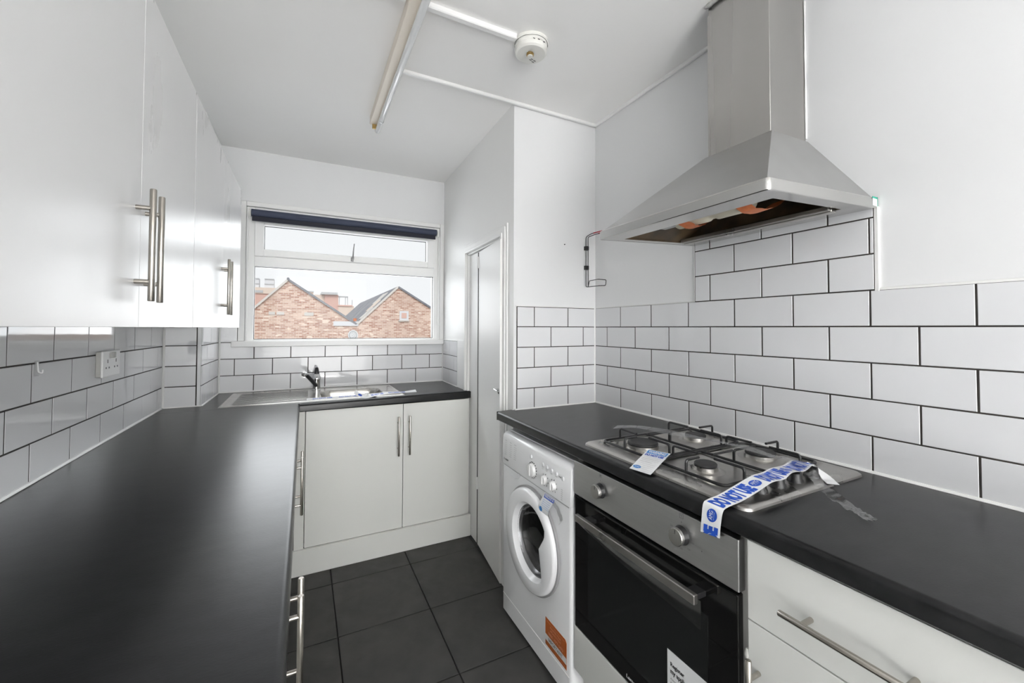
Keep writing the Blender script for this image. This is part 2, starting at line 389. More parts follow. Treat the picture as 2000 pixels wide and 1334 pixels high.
# short run between the sink and the cupboard door
nd = Vector((-1, .0272, 0)).normalized()
run(wd, lambda u: (xd(u)-.001, u), nd, [(ZT, bz[1], 2.869, 2.69, 3.052), (bz[1], bz[2], 2.766, 2.69, 3.052), (bz[2], -.09, 2.869, 2.69, 3.052)])
b = new(); prism(b, [(xd(2.685)-.0059, 2.685), (xd(2.685)+.001, 2.685), (xd(3.055)+.001, 3.055), (xd(3.055)-.0059, 3.055)], 'Z', ZT-.02, -.0905)
obj('grout', b, 'grout', wd)
b = new(); prism(b, [(xd(2.685)-.009, 2.685), (xd(2.685)+.001, 2.685), (xd(3.055)+.001, 3.055), (xd(3.055)-.009, 3.055)], 'Z', -.0905, -.084, .001, 1)
tube(b, [(xd(3.05)-.006, 3.05, ZT), (xd(3.05)-.006, 3.05, -.09)], .005, 6); tube(b, [(xd(2.66)-.006, 2.68, ZT+.001), (xd(3.05)-.006, 3.05, ZT+.001)], .005, 6)
obj('sealant', b, 'silicone', wd)
# left wall under the cupboards
lz = [ZT, -.2995, -.197, -.0946, .008]
la, lb = 1.4987, 1.4987+.1025
LE = .30
run(wl, lambda u: (XL-.006, u), (1, 0, 0), [(lz[0], lz[1], la, LE, YC), (lz[1], lz[2], lb, LE, YC), (lz[2], lz[3], la, LE, YC), (lz[3], lz[4], lb, LE, YC)])
obj('grout', box(new(), XL-.008, XL-.0009, LE, YC+.004, ZT-.03, .007), 'grout', wl)
# boxed column
run(wc, lambda u: (u, YC+.006), (0, -1, 0), [(bz[i], bz[i+1], XL, XL, XC-.022) for i in range(4)])
run(wc, lambda u: (u, YC+.006), (0, -1, 0), [(ZT, bz[4], XC-.022, XC-.022, XC-.002)])
run(wc, lambda u: (XC-.006, u), (1, 0, 0), [(bz[0], bz[1], 2.708, YC, YB), (bz[1], bz[2], 2.610, YC, YB), (bz[2], bz[3], 2.722, YC, YB), (bz[3], bz[4], 2.610, YC, YB)])
b = new(); box(b, XL-.004, XC-.004, YC+.0009, YC+.008, ZT-.03, .009); box(b, XC-.008, XC-.0009, YC+.004, YB+.004, ZT-.03, .009)
obj('grout', b, 'grout', wc)
b = new(); tube(b, [(XL+.003, YC+.001, ZT), (XL+.003, YC+.001, .008)], .007, 6)
for A, B in (((XL, YC, ZT), (XC, YC, ZT)), ((XC, YC, ZT), (XC+.002, YB, ZT))): tube(b, [A, B], .0055, 6)
obj('sealant', b, 'silicone', wc)
# silicone along the worktops
obj('sealant', tube(new(), [(XL+.001, LE, ZT+.001), (XL+.001, YC, ZT+.001)], .006, 6), 'silicone', wl)
obj('sealant', tube(new(), [(XC, YB-.001, ZT+.001), (.953, YB-.001, ZT+.001)], .006, 6), 'silicone', wb)
obj('sealant', tube(new(), [(XR-.001, YE, ZT+.001), (XR-.001, YS, ZT+.001)], .0065, 6), 'silicone', wr)
obj('sealant', tube(new(), [(.93, YS, ZT+.001), (XR, YS, ZT+.001)], .0055, 6), 'silicone', ws)
# floor tiles
fl = bpy.data.objects['floor']; FM = {}
FX = [.145+.3965*k for k in range(-2, 4)]; FY = [1.896+.402*k for k in range(-6, 3)]
for i in range(len(FX)-1):
    for j in range(len(FY)-1):
        x0, x1, y0, y1 = FX[i]+.0022, FX[i+1]-.0022, FY[j]+.0022, FY[j+1]-.0022
        if 'm' not in FM:
            b = new(); w, h = (x1-x0)/2, (y1-y0)/2; r = bmesh.ops.create_cube(b, size=1)['verts']
            for v in r: v.co = Vector((v.co.x*2*w, v.co.y*2*h, v.co.z*.009))
            bmesh.ops.bevel(b, geom=[e for e in b.edges if all(v.co.z > 0 for v in e.verts)], offset=.0012, segments=1, affect='EDGES')
            me = bpy.data.meshes.new('tile'); b.to_mesh(me); b.free(); me.materials.append(MATS['floor_tile']); FM['m'] = me
        o = bpy.data.objects.new('tile', FM['m']); COL.objects.link(o); o.parent = fl
        o.location = ((x0+x1)/2, (y0+y1)/2, ZF-.0045); o.rotation_euler = (random.uniform(-.001, .001), random.uniform(-.001, .001), random.choice((0, PI)))
# ceiling strips
b = new(); box(b, .345, XR+.004, YS-.014, YS+.004, ZC-.011, ZC+.006, .003, 1)
struct(obj('trim_1', b, 'trim_paint'))
b = new(); box(b, XR-.006, XR+.008, YREAR, YS+.004, ZC-.011, ZC+.006, .003, 1)
struct(obj('trim_2', b, 'trim_paint'))
b = new()
for x0, x1 in ((.02, .296), (.346, .716)): box(b, x0, x1, 1.372, 1.397, ZC-.016, ZC+.006, .003, 1)
tag(obj('cable_trunking', b, 'plastic_white'), 'white surface trunking on the ceiling feeding the smoke detector', 'trunking')

# ---------------------------------------------------------------- window, sill and blind
wn = struct(obj('window_1', box(new(), -.331, .926, YB+.165, YB+.175, -.09, .77), 'upvc')) if False else None
b = new(); YF = YB+.008
def ring(b, x0, x1, z0, z1, w, y0, y1, bev=.003, wt=None, wb_=None):
    wt = w if wt is None else wt; wb_ = w if wb_ is None else wb_
    box(b, x0, x0+w, y0, y1, z0, z1, bev, 1); box(b, x1-w, x1, y0, y1, z0, z1, bev, 1)
    box(b, x0+w-.001, x1-w+.001, y0, y1, z1-wt, z1, bev, 1); box(b, x0+w-.001, x1-w+.001, y0, y1, z0, z0+wb_, bev, 1)
ring(b, -.331, .926, -.089, .768, .046, YF, YF+.07, .003, .070, .014)
box(b, -.287, .882, YF, YF+.07, .391, .457, .004, 1)
win = struct(obj('window_1', b, 'upvc', origin=(.3, YF, -.09)))
b = new(); ring(b, -.2855, .8805, .4565, .6985, .0525, YF-.012, YF+.04, .004, .043, .045); lab(obj('opening_sash', b, 'upvc', win), 'top-hung fanlight sash')
obj('pane', box(new(), -.235, .826, YF+.02, YF+.024, .496, .658), 'pane_glass', win)
obj('pane', box(new(), -.289, .884, YF+.03, YF+.034, -.078, .394), 'pane_glass', win)
b = new(); ring(b, -.234, .824, .498, .656, .004, YF+.012, YF+.02, 0); ring(b, -.286, .881, -.076, .392, .004, YF+.02, YF+.03, 0)
obj('gasket', b, 'rubber', win)
b = new(); box(b, .287, .305, YF-.022, YF-.010, .462, .492, .003, 1)
tube(b, [(.298, YF-.030, .478), (.301, YF-.034, .53), (.306, YF-.034, .583)], [.007, .0065, .0045], 8, sx=1.3)
lathe(b, (.298, YF-.008, .478), (0, -1, 0), [(.0, 0), (.008, 0), (.008, .03), (0, .03)], 12)
obj('latch_handle', b, 'door_grey', win)
b = new(); box(b, -.366, -.331, YB-.006, YB+.008, -.085, .80, .003, 1); box(b, .926, xd(3.04)-.001, YB-.006, YB+.008, -.085, .80, .003, 1); box(b, -.3305, .9255, YB-.0055, YB+.0085, .7685, .7995, .003, 1)
obj('casing', b, 'trim_paint', win)
b = new(); box(b, -.396, .950, YB-.040, YB+.012, -.121, -.085, .004, 2); lab(obj('sill', b, 'trim_paint', win), 'white painted board sill')
b = new(); tube(b, [(-.322, YB-.012, -.085), (-.322, YB-.012, .70)], .006, 8); tube(b, [(.915, YB-.012, -.085), (.915, YB-.012, .70)], .006, 8)
obj('blind_guide', b, 'trim_paint', win)
# sticker on the big pane
b = new(); fn = plane_fn((.311, YF+.0285, -.051), (1, 0, 0), (0, 0, 1)); put_poly(b, oval(0, 0, .034, .037, 28), fn)
stk = tag(obj('window_sticker', b, 'paper_white', origin=(.311, YF+.028, -.051)), 'small round pale sticker low on the large window pane', 'sticker')
b = new()
def annulus(b, fn, ca, cb, r0, r1, t0=0, t1=2*PI, n=28, sq=1.08):
    for i in range(n):
        a, c = t0+(t1-t0)*i/n, t0+(t1-t0)*(i+1)/n
        put_poly(b, [(ca+r0*math.cos(a), cb+r0*sq*math.sin(a)), (ca+r1*math.cos(a), cb+r1*sq*math.sin(a)), (ca+r1*math.cos(c), cb+r1*sq*math.sin(c)), (ca+r0*math.cos(c), cb+r0*sq*math.sin(c))], fn)
fn = plane_fn((.311, YF+.0278, -.051), (1, 0, 0), (0, 0, 1))
annulus(b, fn, 0, 0, .021, .027)
for k in range(3): annulus(b, fn, -.014+.002*k, .022-.006*k, .012+.006*k, .0145+.006*k, -1.5, .1, 10)
obj('emblem', b, 'far_grey', stk)
# roller blind
bl = thing('roller_blind', 'dark navy roller blind rolled up at the top of the window', 'blind', (.29, 3.0, .70))
b = new(); lathe(b, (-.300, 3.012, .719), (1, 0, 0), [(0, 0), (.0235, 0), (.0235, 1.185), (0, 1.185)], 24); obj('roll', b, 'blind_navy', bl, 40)
b = new(); box(b, -.296, .876, 2.999, 3.007, .667, .697, .002, 1); lab(obj('bottom_bar', b, 'blind_dark', bl), 'near-black bottom bar')
for x in (-.312, .887):
    b = new(); lathe(b, (x, 3.012, .711), (1, 0, 0), [(0, 0), (.022, 0), (.026, .004), (.022, .010), (0, .010)], 16); box(b, x, x+.004, 3.0, YB-.004, .70, .742, .001, 1)
    lab(obj('end_bracket', b, 'detector_white', bl, 40), 'cream end bracket')

# ---------------------------------------------------------------- cupboard door in the skewed wall
dr = struct(obj('door_1', prism(new(), [(xd(2.314)+.010, 2.318), (xd(2.314)+.032, 2.318), (xd(2.486)+.032, 2.486), (xd(2.486)+.010, 2.486)], 'Z', ZF+.004, DZ-.012, .001, 1), 'gloss_paint', origin=(.945, 2.2, ZF)))
ang = math.atan2(xd(2.312)+.002-.899, .397)
def leafpt(t, o): return (xd(2.312)+.006-math.sin(ang)*t-math.cos(ang)*o*-1, 2.312-math.cos(ang)*t)
b = new(); prism(b, [leafpt(0, 0), leafpt(0, .022), leafpt(.398, .022), leafpt(.398, 0)], 'Z', ZF+.010, DZ-.016, .001, 1)
leaf = lab(obj('door_leaf', b, 'gloss_paint', dr), 'narrow leaf standing slightly ajar')
obj('crack_shade', box(new(), xd(2.315)+.003, xd(2.315)+.012, 2.3122, 2.3178, ZF+.01, DZ-.018), 'rubber', dr)  # dark strip added to draw the shade line of the hinge crack
for z in (.40, -.93):
    b = new(); box(b, xd(2.314)-.002, xd(2.314)+.006, 2.306, 2.322, z-.035, z+.035, .001, 1); tube(b, [(xd(2.314)-.001, 2.314, z-.036), (xd(2.314)-.001, 2.314, z+.036)], .004, 8)
    obj('hinge', b, 'trim_paint', dr)
p = leafpt(.375, 0); b = new(); lathe(b, (p[0], p[1], -.318), (-1, 0, 0), [(0, 0), (.007, 0), (.006, .014), (0, .014)], 12)
tube(b, [(p[0]-.012, p[1]-.008, -.322), (p[0]-.012, p[1]+.03, -.318)], .003, 6); tube(b, [(p[0]-.004, p[1]-.012, -.335), (p[0]-.010, p[1]-.02, -.325)], .004, 6)
obj('latch', b, 'chrome', dr)
b = new()                                                        # lining, stops and architrave
def dquad(y0, y1, o0, o1, z0, z1, bv=.0015): prism(b, [(xd(y0)+o0, y0), (xd(y0)+o1, y0), (xd(y1)+o1, y1), (xd(y1)+o0, y1)], 'Z', z0, z1, bv, 1)
dquad(DY0, DY0+.010, -.004, .10, ZF, DZ); dquad(DY1-.010, DY1, -.004, .10, ZF, DZ); dquad(DY0, DY1, -.004, .10, DZ-.010, DZ)
dquad(DY0+.01, DY0+.022, .036, .06, ZF, DZ-.01)
obj('frame', b, 'gloss_paint', dr)
b = new(); dquad(DY0+.011, DY1-.011, .062, .068, ZF+.002, DZ-.011, 0); lab(obj('shade_backing', b, 'cap_black', dr), 'dark backing added for the shade behind the door leaf')  # black sheet puts the shade of the door gaps into colour
b = new()
for k, (w, o) in enumerate(((.062, .008), (.046, .014), (.018, .020))):
    e = .0007*(k+1); dquad(DY0-w, DY0-e, -o, e, ZF, DZ+w, .002); dquad(DY1+e, DY1+w, -o, e, ZT+.001, DZ+w, .002); dquad(DY0-e+.0001, DY1+e-.0001, -o+.0003, e+.0002, DZ+e, DZ+w-.0004, .002)
    if k == 0: dquad(DY1+w-.001, 2.690, -.006, 0, ZT-.02, -.08, .001)
obj('architrave', b, 'gloss_paint', dr)

# ---------------------------------------------------------------- handles
def handle_bm(b, base, out, along, L=.226, post=.074, so=.032, r=.0058):
    base, out, along = Vector(base), Vector(out), Vector(along); c = base+out*so
    lathe(b, c-along*L/2, along, [(0, 0), (r*.85, 0), (r, .0012), (r, L-.0012), (r*.85, L), (0, L)], 16)
    for s in (-1, 1): lathe(b, base+along*s*post, out, [(0, -.001), (r*.82, -.001), (r*.82, so), (0, so)], 12)
def handle(parent, base, out, along, **k):
    b = new(); handle_bm(b, base, out, along, **k); return obj('handle', b, 'handle_nickel', parent, 40)
def slab_door(parent, x0, x1, y0, y1, z0, z1, m, name='door'): return obj(name, box(new(), x0, x1, y0, y1, z0, z1, .0006, 1), m, parent)

# ---------------------------------------------------------------- wall cupboards on the left
XF = -.300
def wall_unit(ys, hands, label):
    t = thing('wall_cabinet', label, 'cabinet', ((XL+XF)/2, (ys[0]+ys[-1])/2, .0), 'white wall cupboards above the left worktop')
    b = new(); y0, y1 = ys[0]+.001, ys[-1]-.001; x0, x1 = XL-.002, XF-.020
    box(b, x0, x1, y0, y0+.018, .002, .718); box(b, x0, x1, y1-.018, y1, .002, .718); box(b, x0, x1, y0+.018, y1-.018, .700, .718)
    box(b, x0, x1, y0+.018, y1-.018, .006, .022); box(b, x0, x0+.01, y0+.018, y1-.018, .022, .70)
    obj('carcass', b, 'base_white', t)
    for (a, c), h in zip(zip(ys, ys[1:]), hands):
        d = slab_door(t, XF-.018, XF, a+.0010, c-.0010, .0, .716, 'cupboard_white')
        handle(d, (XF, h, .165), (1, 0, 0), (0, 0, 1), so=.0265)
    return t
wall_unit([.590, 1.088, 1.544], [1.060, 1.116], 'white gloss double wall cupboard nearest the camera, over the left worktop')
wall_unit([1.547, 2.042, 2.551], [2.008, 2.076], 'white gloss double wall cupboard beside the window, beyond the nearest one')

# ---------------------------------------------------------------- worktops
def worktop_profile(xf, xb, sgn, r=.012):
    """cross-section in (x,z) with a rounded front"""
    P = [(xb, ZT), (xb, ZT-.040)]; P.append((xf-sgn*.004, ZT-.040)); P.append((xf, ZT-.036))
    for i in range(6): a = i/5*PI/2; P.append((xf-sgn*r+sgn*r*math.cos(a), ZT-r+r*math.sin(a)))
    return P
b = new(); prism(b, worktop_profile(-.0135, XL-.002, 1), 'Y', .02, 2.452)
tag(obj('worktop', b, 'laminate_black', smooth=35, origin=(-.3, 1.2, ZT)), 'long black slate-effect worktop under the left wall cupboards', 'worktop')
# back worktop with the sink cut-out, front edge very slightly skewed
SX0, SX1, SY0, SY1 = -.378, .548, 2.497, 2.990
b = new(); hx0, hx1, hy0, hy1 = .055, .490, SY0+.03, SY1-.075
def yfr(x): return 2.422+(x+.017)*.046
for x0, x1, y0, y1 in ((XL-.002, hx0, 2.4535, YB+.003), (hx1, .955, 2.4535, YB+.003), (hx0, hx1, 2.4535, hy0), (hx0, hx1, hy1, YB+.003)): box(b, x0, x1, y0, y1, ZT-.040, ZT)
P = []
r = .012
for yy, z in [(2.4536, ZT-.040), (-.004, ZT-.040), (0, ZT-.036)]+[(-(r-r*math.cos(i/5*PI/2)), ZT-r+r*math.sin(i/5*PI/2)) for i in range(6)]+[(2.4536, ZT)]: P.append((yy, z))
A = [b.verts.new((-.0130, (yfr(-.013)-y) if y < 1 else y, z)) for y, z in P]; B = [b.verts.new((.957, (yfr(.957)-y) if y < 1 else y+.0, z)) for y, z in P]
F = [b.faces.new(A), b.faces.new(B[::-1])]+[b.faces.new((A[i], B[i], B[(i+1) % len(P)], A[(i+1) % len(P)])) for i in range(len(P))]
bmesh.ops.recalc_face_normals(b, faces=F)
tag(obj('worktop', b, 'laminate_black', smooth=35, origin=(.3, 2.75, ZT)), 'short black slate-effect worktop under the window, holding the sink', 'worktop')
b = new(); prism(b, worktop_profile(.837, XR+.003, -1), 'Y', .02, YS+.006)
prism(b, [(.9215, YS+.006), (.838, YS+.0062), (.838, YS+.012), (.9215, YS+.02)], 'Z', ZT-.04, ZT)
tag(obj('worktop', b, 'laminate_black', smooth=35, origin=(1.13, .9, ZT)), 'black slate-effect worktop along the tiled right wall, around the hob', 'worktop')

# ---------------------------------------------------------------- sink base cabinet
sc = thing('base_cabinet', 'white two-door base cupboard under the sink worktop', 'cabinet', (.47, 2.75, ZF))
b = new(); YD = 2.455
for x0, x1 in ((-.02, .004), (.920, .938)): box(b, x0, x1, YD+.020, YB, ZF+.135, ZT-.041)
box(b, .004, .92, YD+.02, YB, ZF+.135, ZF+.153); obj('carcass', b, 'base_white', sc)
for x0, x1, h in ((.0165, .5285, .500), (.5315, .938, .564)):
    d = obj('door', box(new(), x0, x1, YD, YD+.018, -1.166, -.446, .0014, 2), 'base_white', sc)
    handle(d, (h, YD, -.628), (0, -1, 0), (0, 0, 1), so=.030)
obj('filler_panel', box(new(), -.033, .0135, YD+.001, YD+.018, -1.172, -.446, .001, 1), 'base_white', sc)
obj('plinth', box(new(), -.06, .951, YD-.014, YD+.004, ZF+.001, -1.168, .001, 1), 'base_white', sc)
# ---------------------------------------------------------------- left base cabinets (seen edge on below the long worktop)
def left_unit(ys, hands, label):
    t = thing('base_cabinet', label, 'cabinet', (-.33, (ys[0]+ys[-1])/2, ZF), 'white base cupboards under the left worktop')
    b = new(); box(b, XL, -.056, ys[0]+.001, ys[-1]-.001, ZF+.135, ZT-.041); obj('carcass', b, 'base_white', t)
    for (a, c), h in zip(zip(ys, ys[1:]), hands):
        d = obj('door', box(new(), -.054, -.036, a+.0014, c-.0014, -1.168, -.447, .0014, 2), 'base_white', t)
        handle(d, (-.036, h, -.628), (1, 0, 0), (0, 0, 1), so=.038)
    obj('plinth', box(new(), -.11, -.092, ys[0], ys[-1], ZF+.001, ZF+.134), 'base_white', t)
left_unit([.45, .93, 1.408], [.897, .960], 'white base cupboard under the left worktop, its steel handles nearest the camera')
left_unit([1.41, 1.885, 2.36], [1.838, 1.935], 'white base cupboard under the left worktop, next to the sink corner')

# ---------------------------------------------------------------- sink
sk = thing('kitchen_sink', 'stainless steel inset sink with ridged drainer below the window', 'sink', (.09, 2.74, ZT))
b = new(); nx, ny = 190, 96
def sink_z(x, y):
    z = ZT+.004
    e = min(x-SX0, SX1-x, y-SY0, SY1-y)
    z += -.004*(1-min(1, e/.006))
    if e > .014: z -= .003*min(1, (e-.014)/.01)
    # bowl: rounded rectangle
    cx, cy, hw, hh, rr = .272, 2.728, .178, .158, .075
    dx, dy = max(abs(x-cx)-(hw-rr), 0), max(abs(y-cy)-(hh-rr), 0); d = rr-math.hypot(dx, dy)
    if d > 0: t = min(1, d/.028); z -= .135*(t*t*(3-2*t))
    # drainer ridges running along the sink
    if -.335 < x < .035 and 2.545 < y < 2.94:
        fx = min(1, (x+.335)/.02, (.035-x)/.02); z += .0022*math.sin((y-2.545)*2*PI/.036)*fx-.002*fx
    # waste hollow at the corner near the tap
    return z
G_ = [[b.verts.new((SX0+(SX1-SX0)*i/nx, SY0+(SY1-SY0)*j/ny, sink_z(SX0+(SX1-SX0)*i/nx, SY0+(SY1-SY0)*j/ny))) for j in range(ny+1)] for i in range(nx+1)]
for i in range(nx):
    for j in range(ny): b.faces.new((G_[i][j], G_[i+1][j], G_[i+1][j+1], G_[i][j+1]))
obj('basin', b, 'sink_steel', sk, 60)
b = new(); lathe(b, (.272, 2.73, ZT-.133), (0, 0, 1), [(0, .0), (.016, .0), (.018, .003), (.034, .004), (.036, 0)], 24); obj('waste', b, 'chrome', sk, 40)
# tap
tp = thing('mixer_tap', 'chrome lever mixer tap with a dark lever behind the sink', 'tap', (.079, 2.945, ZT))
b = new(); lathe(b, (.079, 2.945, ZT), (0, 0, 1), [(0, 0), (.027, 0), (.027, .004), (.0235, .008), (.0225, .066), (.0235, .070)], 28)
lathe(b, (.079, 2.945, ZT+.070), (0, 0, 1), [(.0235, 0), (.026, .003), (.025, .012), (.019, .028), (.014, .036), (.010, .040), (0, .041)], 28); obj('body', b, 'chrome', tp, 40)
b = new(); lathe(b, (.079, 2.945, ZT+.105), (0, 0, 1), [(0, 0), (.016, 0), (.014, .012), (.009, .038), (.007, .040), (0, .041)], 16); lab(obj('lever', b, 'plastic_black', tp, 40), 'dark tapered lever')
b = new(); tube(b, smooth_curve([(.076, 2.93, ZT+.030), (.055, 2.895, ZT+.062), (.028, 2.85, ZT+.098), (.010, 2.822, ZT+.118)], 4), .0115, 12); obj('spout', b, 'dark_metal', tp, 50)
b = new(); lathe(b, (.016, 2.830, ZT+.120), Vector((-.5, -.72, -.12)), [(0, 0), (.013, 0), (.0145, .006), (.0145, .022), (.011, .028), (0, .028)], 16); lab(obj('aerator', b, 'chrome', tp, 40), 'bright chrome spout end')
b = new(); lathe(b, (.079, 2.921, ZT+.085), (0, -1, 0), [(0, 0), (.004, 0), (.004, .003), (0, .003)], 10); obj('marker', b, 'ink_black', tp)

# ---------------------------------------------------------------- double socket
so = thing('double_socket', 'white double electrical socket with a grey side on the left tiled wall', 'socket', (XL, 1.93, -.125))
obj('back_box', box(new(), XL+.0003, XL+.013, 1.858, 1.998, -.170, -.084, .001, 1), 'carcass_grey', so)
b = new(); box(b, XL+.013, XL+.020, 1.856, 2.000, -.172, -.082, .003, 2); fp = obj('face_plate', b, 'plastic_white', so)
b = new()
for yc in (1.893, 1.963):
    for dy, dz, w, h in ((0, .004, .0022, .006), (-.012, -.018, .003, .003), (.012, -.018, .003, .003)): box(b, XL+.0198, XL+.0205, yc+dy-w, yc+dy+w, -.122+dz-h, -.122+dz+h)
obj('pin_holes', b, 'ink_black', so)
for yc in (1.916, 1.940):
    b = new(); prism(b, [(yc-.008, -.108), (yc+.008, -.108), (yc+.008, -.088), (yc-.008, -.088)], 'X', XL+.018, XL+.0255, .002, 1); obj('rocker_switch', b, 'carcass_grey', so)

hk = thing('adhesive_hook', 'small clear plastic hook stuck to the left wall tiles nearer than the socket', 'hook', (XL, 1.515, -.10))
obj('sticky_pad', box(new(), XL+.0002, XL+.0018, 1.507, 1.527, -.128, -.088, .0006, 1), 'clear_film', hk)
b = new(); tube(b, fillet([(XL+.002, 1.517, -.092), (XL+.004, 1.517, -.118), (XL+.012, 1.517, -.122), (XL+.012, 1.517, -.112)], .004), .0016, 6); obj('hook_arm', b, 'plastic_white', hk, 50)
# ---------------------------------------------------------------- ceiling light and smoke detector
lt = thing('strip_light', 'unlit fluorescent batten light with a white tube on the ceiling', 'ceiling light', (.325, 1.66, ZC))
LY0, LY1 = 1.05, 2.275
obj('batten', box(new(), .300, .342, LY0, LY1, ZC-.040, ZC+.004, .003, 2), 'batten_cream', lt)
b = new(); lathe(b, (.342, LY0, ZC-.058), (0, 1, 0), [(0, 0), (.0125, 0), (.013, .004), (.013, LY1-LY0+.018), (.0125, LY1-LY0+.022), (0, LY1-LY0+.022)], 20); obj('tube', b, 'tube_glass', lt, 40)
for y in (LY0+.004, LY1-.014):
    b = new(); box(b, .312, .342, y, y+.012, ZC-.062, ZC-.036, .002, 1); lab(obj('lamp_holder', b, 'brass', lt), 'brass-coloured lamp holder')
b = new(); tube(b, fillet([(.333, LY1-.11, ZC-.04), (.331, LY1-.11, ZC-.071), (.3545, LY1-.11, ZC-.071), (.356, LY1-.11, ZC-.05)], .008), .0014, 6); obj('clip', b, 'chrome', lt)
sd = thing('smoke_detector', 'round white smoke detector on the ceiling beside the strip light', 'smoke detector', (.787, 1.392, ZC))
b = new(); lathe(b, (.787, 1.392, ZC+.004), (0, 0, -1), [(0, 0), (.068, 0), (.069, .010), (.0665, .013)], 40); obj('base', b, 'detector_white', sd, 30)
b = new(); lathe(b, (.787, 1.392, ZC+.004), (0, 0, -1), [(.0645, .013), (.0645, .022), (.062, .024), (.062, .027), (.064, .029), (.0625, .042), (.056, .048), (0, .050)], 40); obj('cover', b, 'detector_white', sd, 30)
b = new(); lathe(b, (.779, 1.385, ZC-.044), (0, 0, -1), [(0, 0), (.013, 0), (.013, .011), (.011, .0115)], 20)
for k in range(10):
    a = 2*PI*k/10; box(b, .779+.0132*math.cos(a)-.001, .779+.0132*math.cos(a)+.001, 1.385+.0132*math.sin(a)-.001, 1.385+.0132*math.sin(a)+.001, ZC-.055, ZC-.044)
lab(obj('sensor_cage', b, 'brass', sd, 30), 'brass ring round the sensor')
b = new(); lathe(b, (.779, 1.385, ZC-.055), (0, 0, -1), [(0, 0), (.0108, 0), (.0108, .004), (0, .0045)], 20); obj('test_button', b, 'detector_white', sd, 30)
b = new()
for x, y in ((.800, 1.418), (.803, 1.411), (.815, 1.425), (.818, 1.416)): prism(b, [(x-.006, y-.0010), (x+.004, y-.0002), (x+.004, y+.0010), (x-.006, y+.0002)], 'Z', ZC-.0466, ZC-.0450)
for a in (-1.9, -1.6, -1.2): box(b, .787+.0648*math.cos(a)-.004, .787+.0648*math.cos(a)+.004, 1.392+.0648*math.sin(a)-.0007, 1.392+.0648*math.sin(a)+.0007, ZC-.024, ZC-.0215)
obj('vents', b, 'ink_black', sd)

# ---------------------------------------------------------------- wire rack on the short wall
rk = thing('wire_rack', 'black wire rack with red tips hanging on the short white wall', 'rack', (1.365, 1.80, .36))
Yk = 1.792
b = new()
tube(b, fillet([(1.385, Yk-.10, .512), (1.372, Yk-.03, .510), (1.357, Yk, .497), (1.357, Yk, .226), (1.372, Yk, .226)], .012), .0021, 6)
tube(b, fillet([(1.432, Yk-.10, .517), (1.395, Yk-.03, .508), (1.372, Yk, .497), (1.372, Yk, .226), (1.358, Yk-.11, .222), (1.400, Yk-.11, .225), (1.404, Yk-.11, .255), (1.350, Yk-.11, .255), (1.372, Yk-.01, .258), (1.372, Yk-.002, .232)], .008), .0021, 6)
obj('wire_frame', b, 'enamel_black', rk, 50)
for z in (.436, .330):
    b = new(); box(b, 1.3535, 1.3755, Yk-.0035, YS+.0065, z-.011, z+.011, .001, 1); lathe(b, (1.3645, Yk-.0035, z), (0, -1, 0), [(0, 0), (.004, 0), (.003, .0015), (0, .002)], 10)
    obj('bracket', b, 'enamel_black', rk)
for A, B in (((1.385, Yk-.10, .512), (1.373, Yk-.045, .510)), ((1.432, Yk-.10, .517), (1.404, Yk-.045, .511))):
    lab(obj('tip_cover', tube(new(), [A, B], .0032, 8), 'red_plastic', rk, 50), 'red plastic tip')
b = new(); lathe(b, (1.228, YS+.0072, .446), (0, -1, 0), [(0, 0), (.0032, 0), (.002, .006), (0, .006)], 10)
tag(obj('screw', b, 'ink_black', origin=(1.228, YS+.007, .446)), 'tiny dark screw sticking out of the bare short wall', 'screw')

# ---------------------------------------------------------------- cooker hood
HY0, HY1, HXF = .556, 1.155, .930
def hz(x): return .315+.05*(x-.93)                       # the hood hangs a little forward
hd = thing('cooker_hood', 'stainless steel chimney cooker hood on the right wall above the hob', 'cooker hood', (1.18, .855, .32))
RIM = .030; CX0, CY0, CY1 = 1.245, .738, .952; XW = XR+.006
b = new(); rr = .012                                     # rim: a band with rounded front corners, open below
outer = []
for cx, cy, a0 in ((HXF+rr, HY1-rr, 90), (HXF+rr, HY0+rr, 180)):
    for i in range(6): t = math.radians(a0+90*i/5); outer.append((cx+rr*math.cos(t), cy+rr*math.sin(t)))
outer = [(XW, HY1)]+outer+[(XW, HY0)]
def loft(b, loops, close=True):
    V = [[b.verts.new(p) for p in l] for l in loops]; F = []
    for A, B in zip(V, V[1:]):
        n = len(A)
        for i in range(n if close else n-1): F.append(b.faces.new((A[i], A[(i+1) % n], B[(i+1) % n], B[i])))
    return V, F
OX0, OX1, OY0, OY1 = 1.018, 1.335, .600, 1.120           # opening underneath
inner = [(OX1, OY1), (OX0, OY1)]+[(OX0, OY1)]*4+[(OX0, OY1)]+[(OX0, OY0)]*5+[(OX0, OY0)]+[(OX1, OY0)]
def scale_in(p, d): return (p[0]+(d if p[0] < 1.1 else 0), min(max(p[1], HY0+d), HY1-d))
L_ = [[(x, y, hz(x)+RIM) for x, y in [scale_in(p, .010) for p in outer]], [(x, y, hz(x)+RIM) for x, y in [scale_in(p, .003) for p in outer]], [(x, y, hz(x)+RIM-.003) for x, y in outer], [(x, y, hz(x)+.002) for x, y in outer],
      [(x, y, hz(x)) for x, y in [scale_in(p, .002) for p in outer]]]
loft(b, L_)
rim = obj('rim', b, 'hood_rim', hd, 40)
b = new(); n = len(outer)
A = [b.verts.new((*scale_in(p, .002), hz(scale_in(p, .002)[0])+.0005)) for p in outer]
c4 = [b.verts.new((x, y, hz(x)+.0005)) for x, y in ((OX1, OY1), (OX0, OY1), (OX0, OY0), (OX1, OY0))]
m_ = n//2
b.faces.new((A[0], A[1], c4[1], c4[0])); b.faces.new([c4[1]]+A[1:m_+1]+[c4[2]]) if False else None
k1 = 1; k2 = n-2
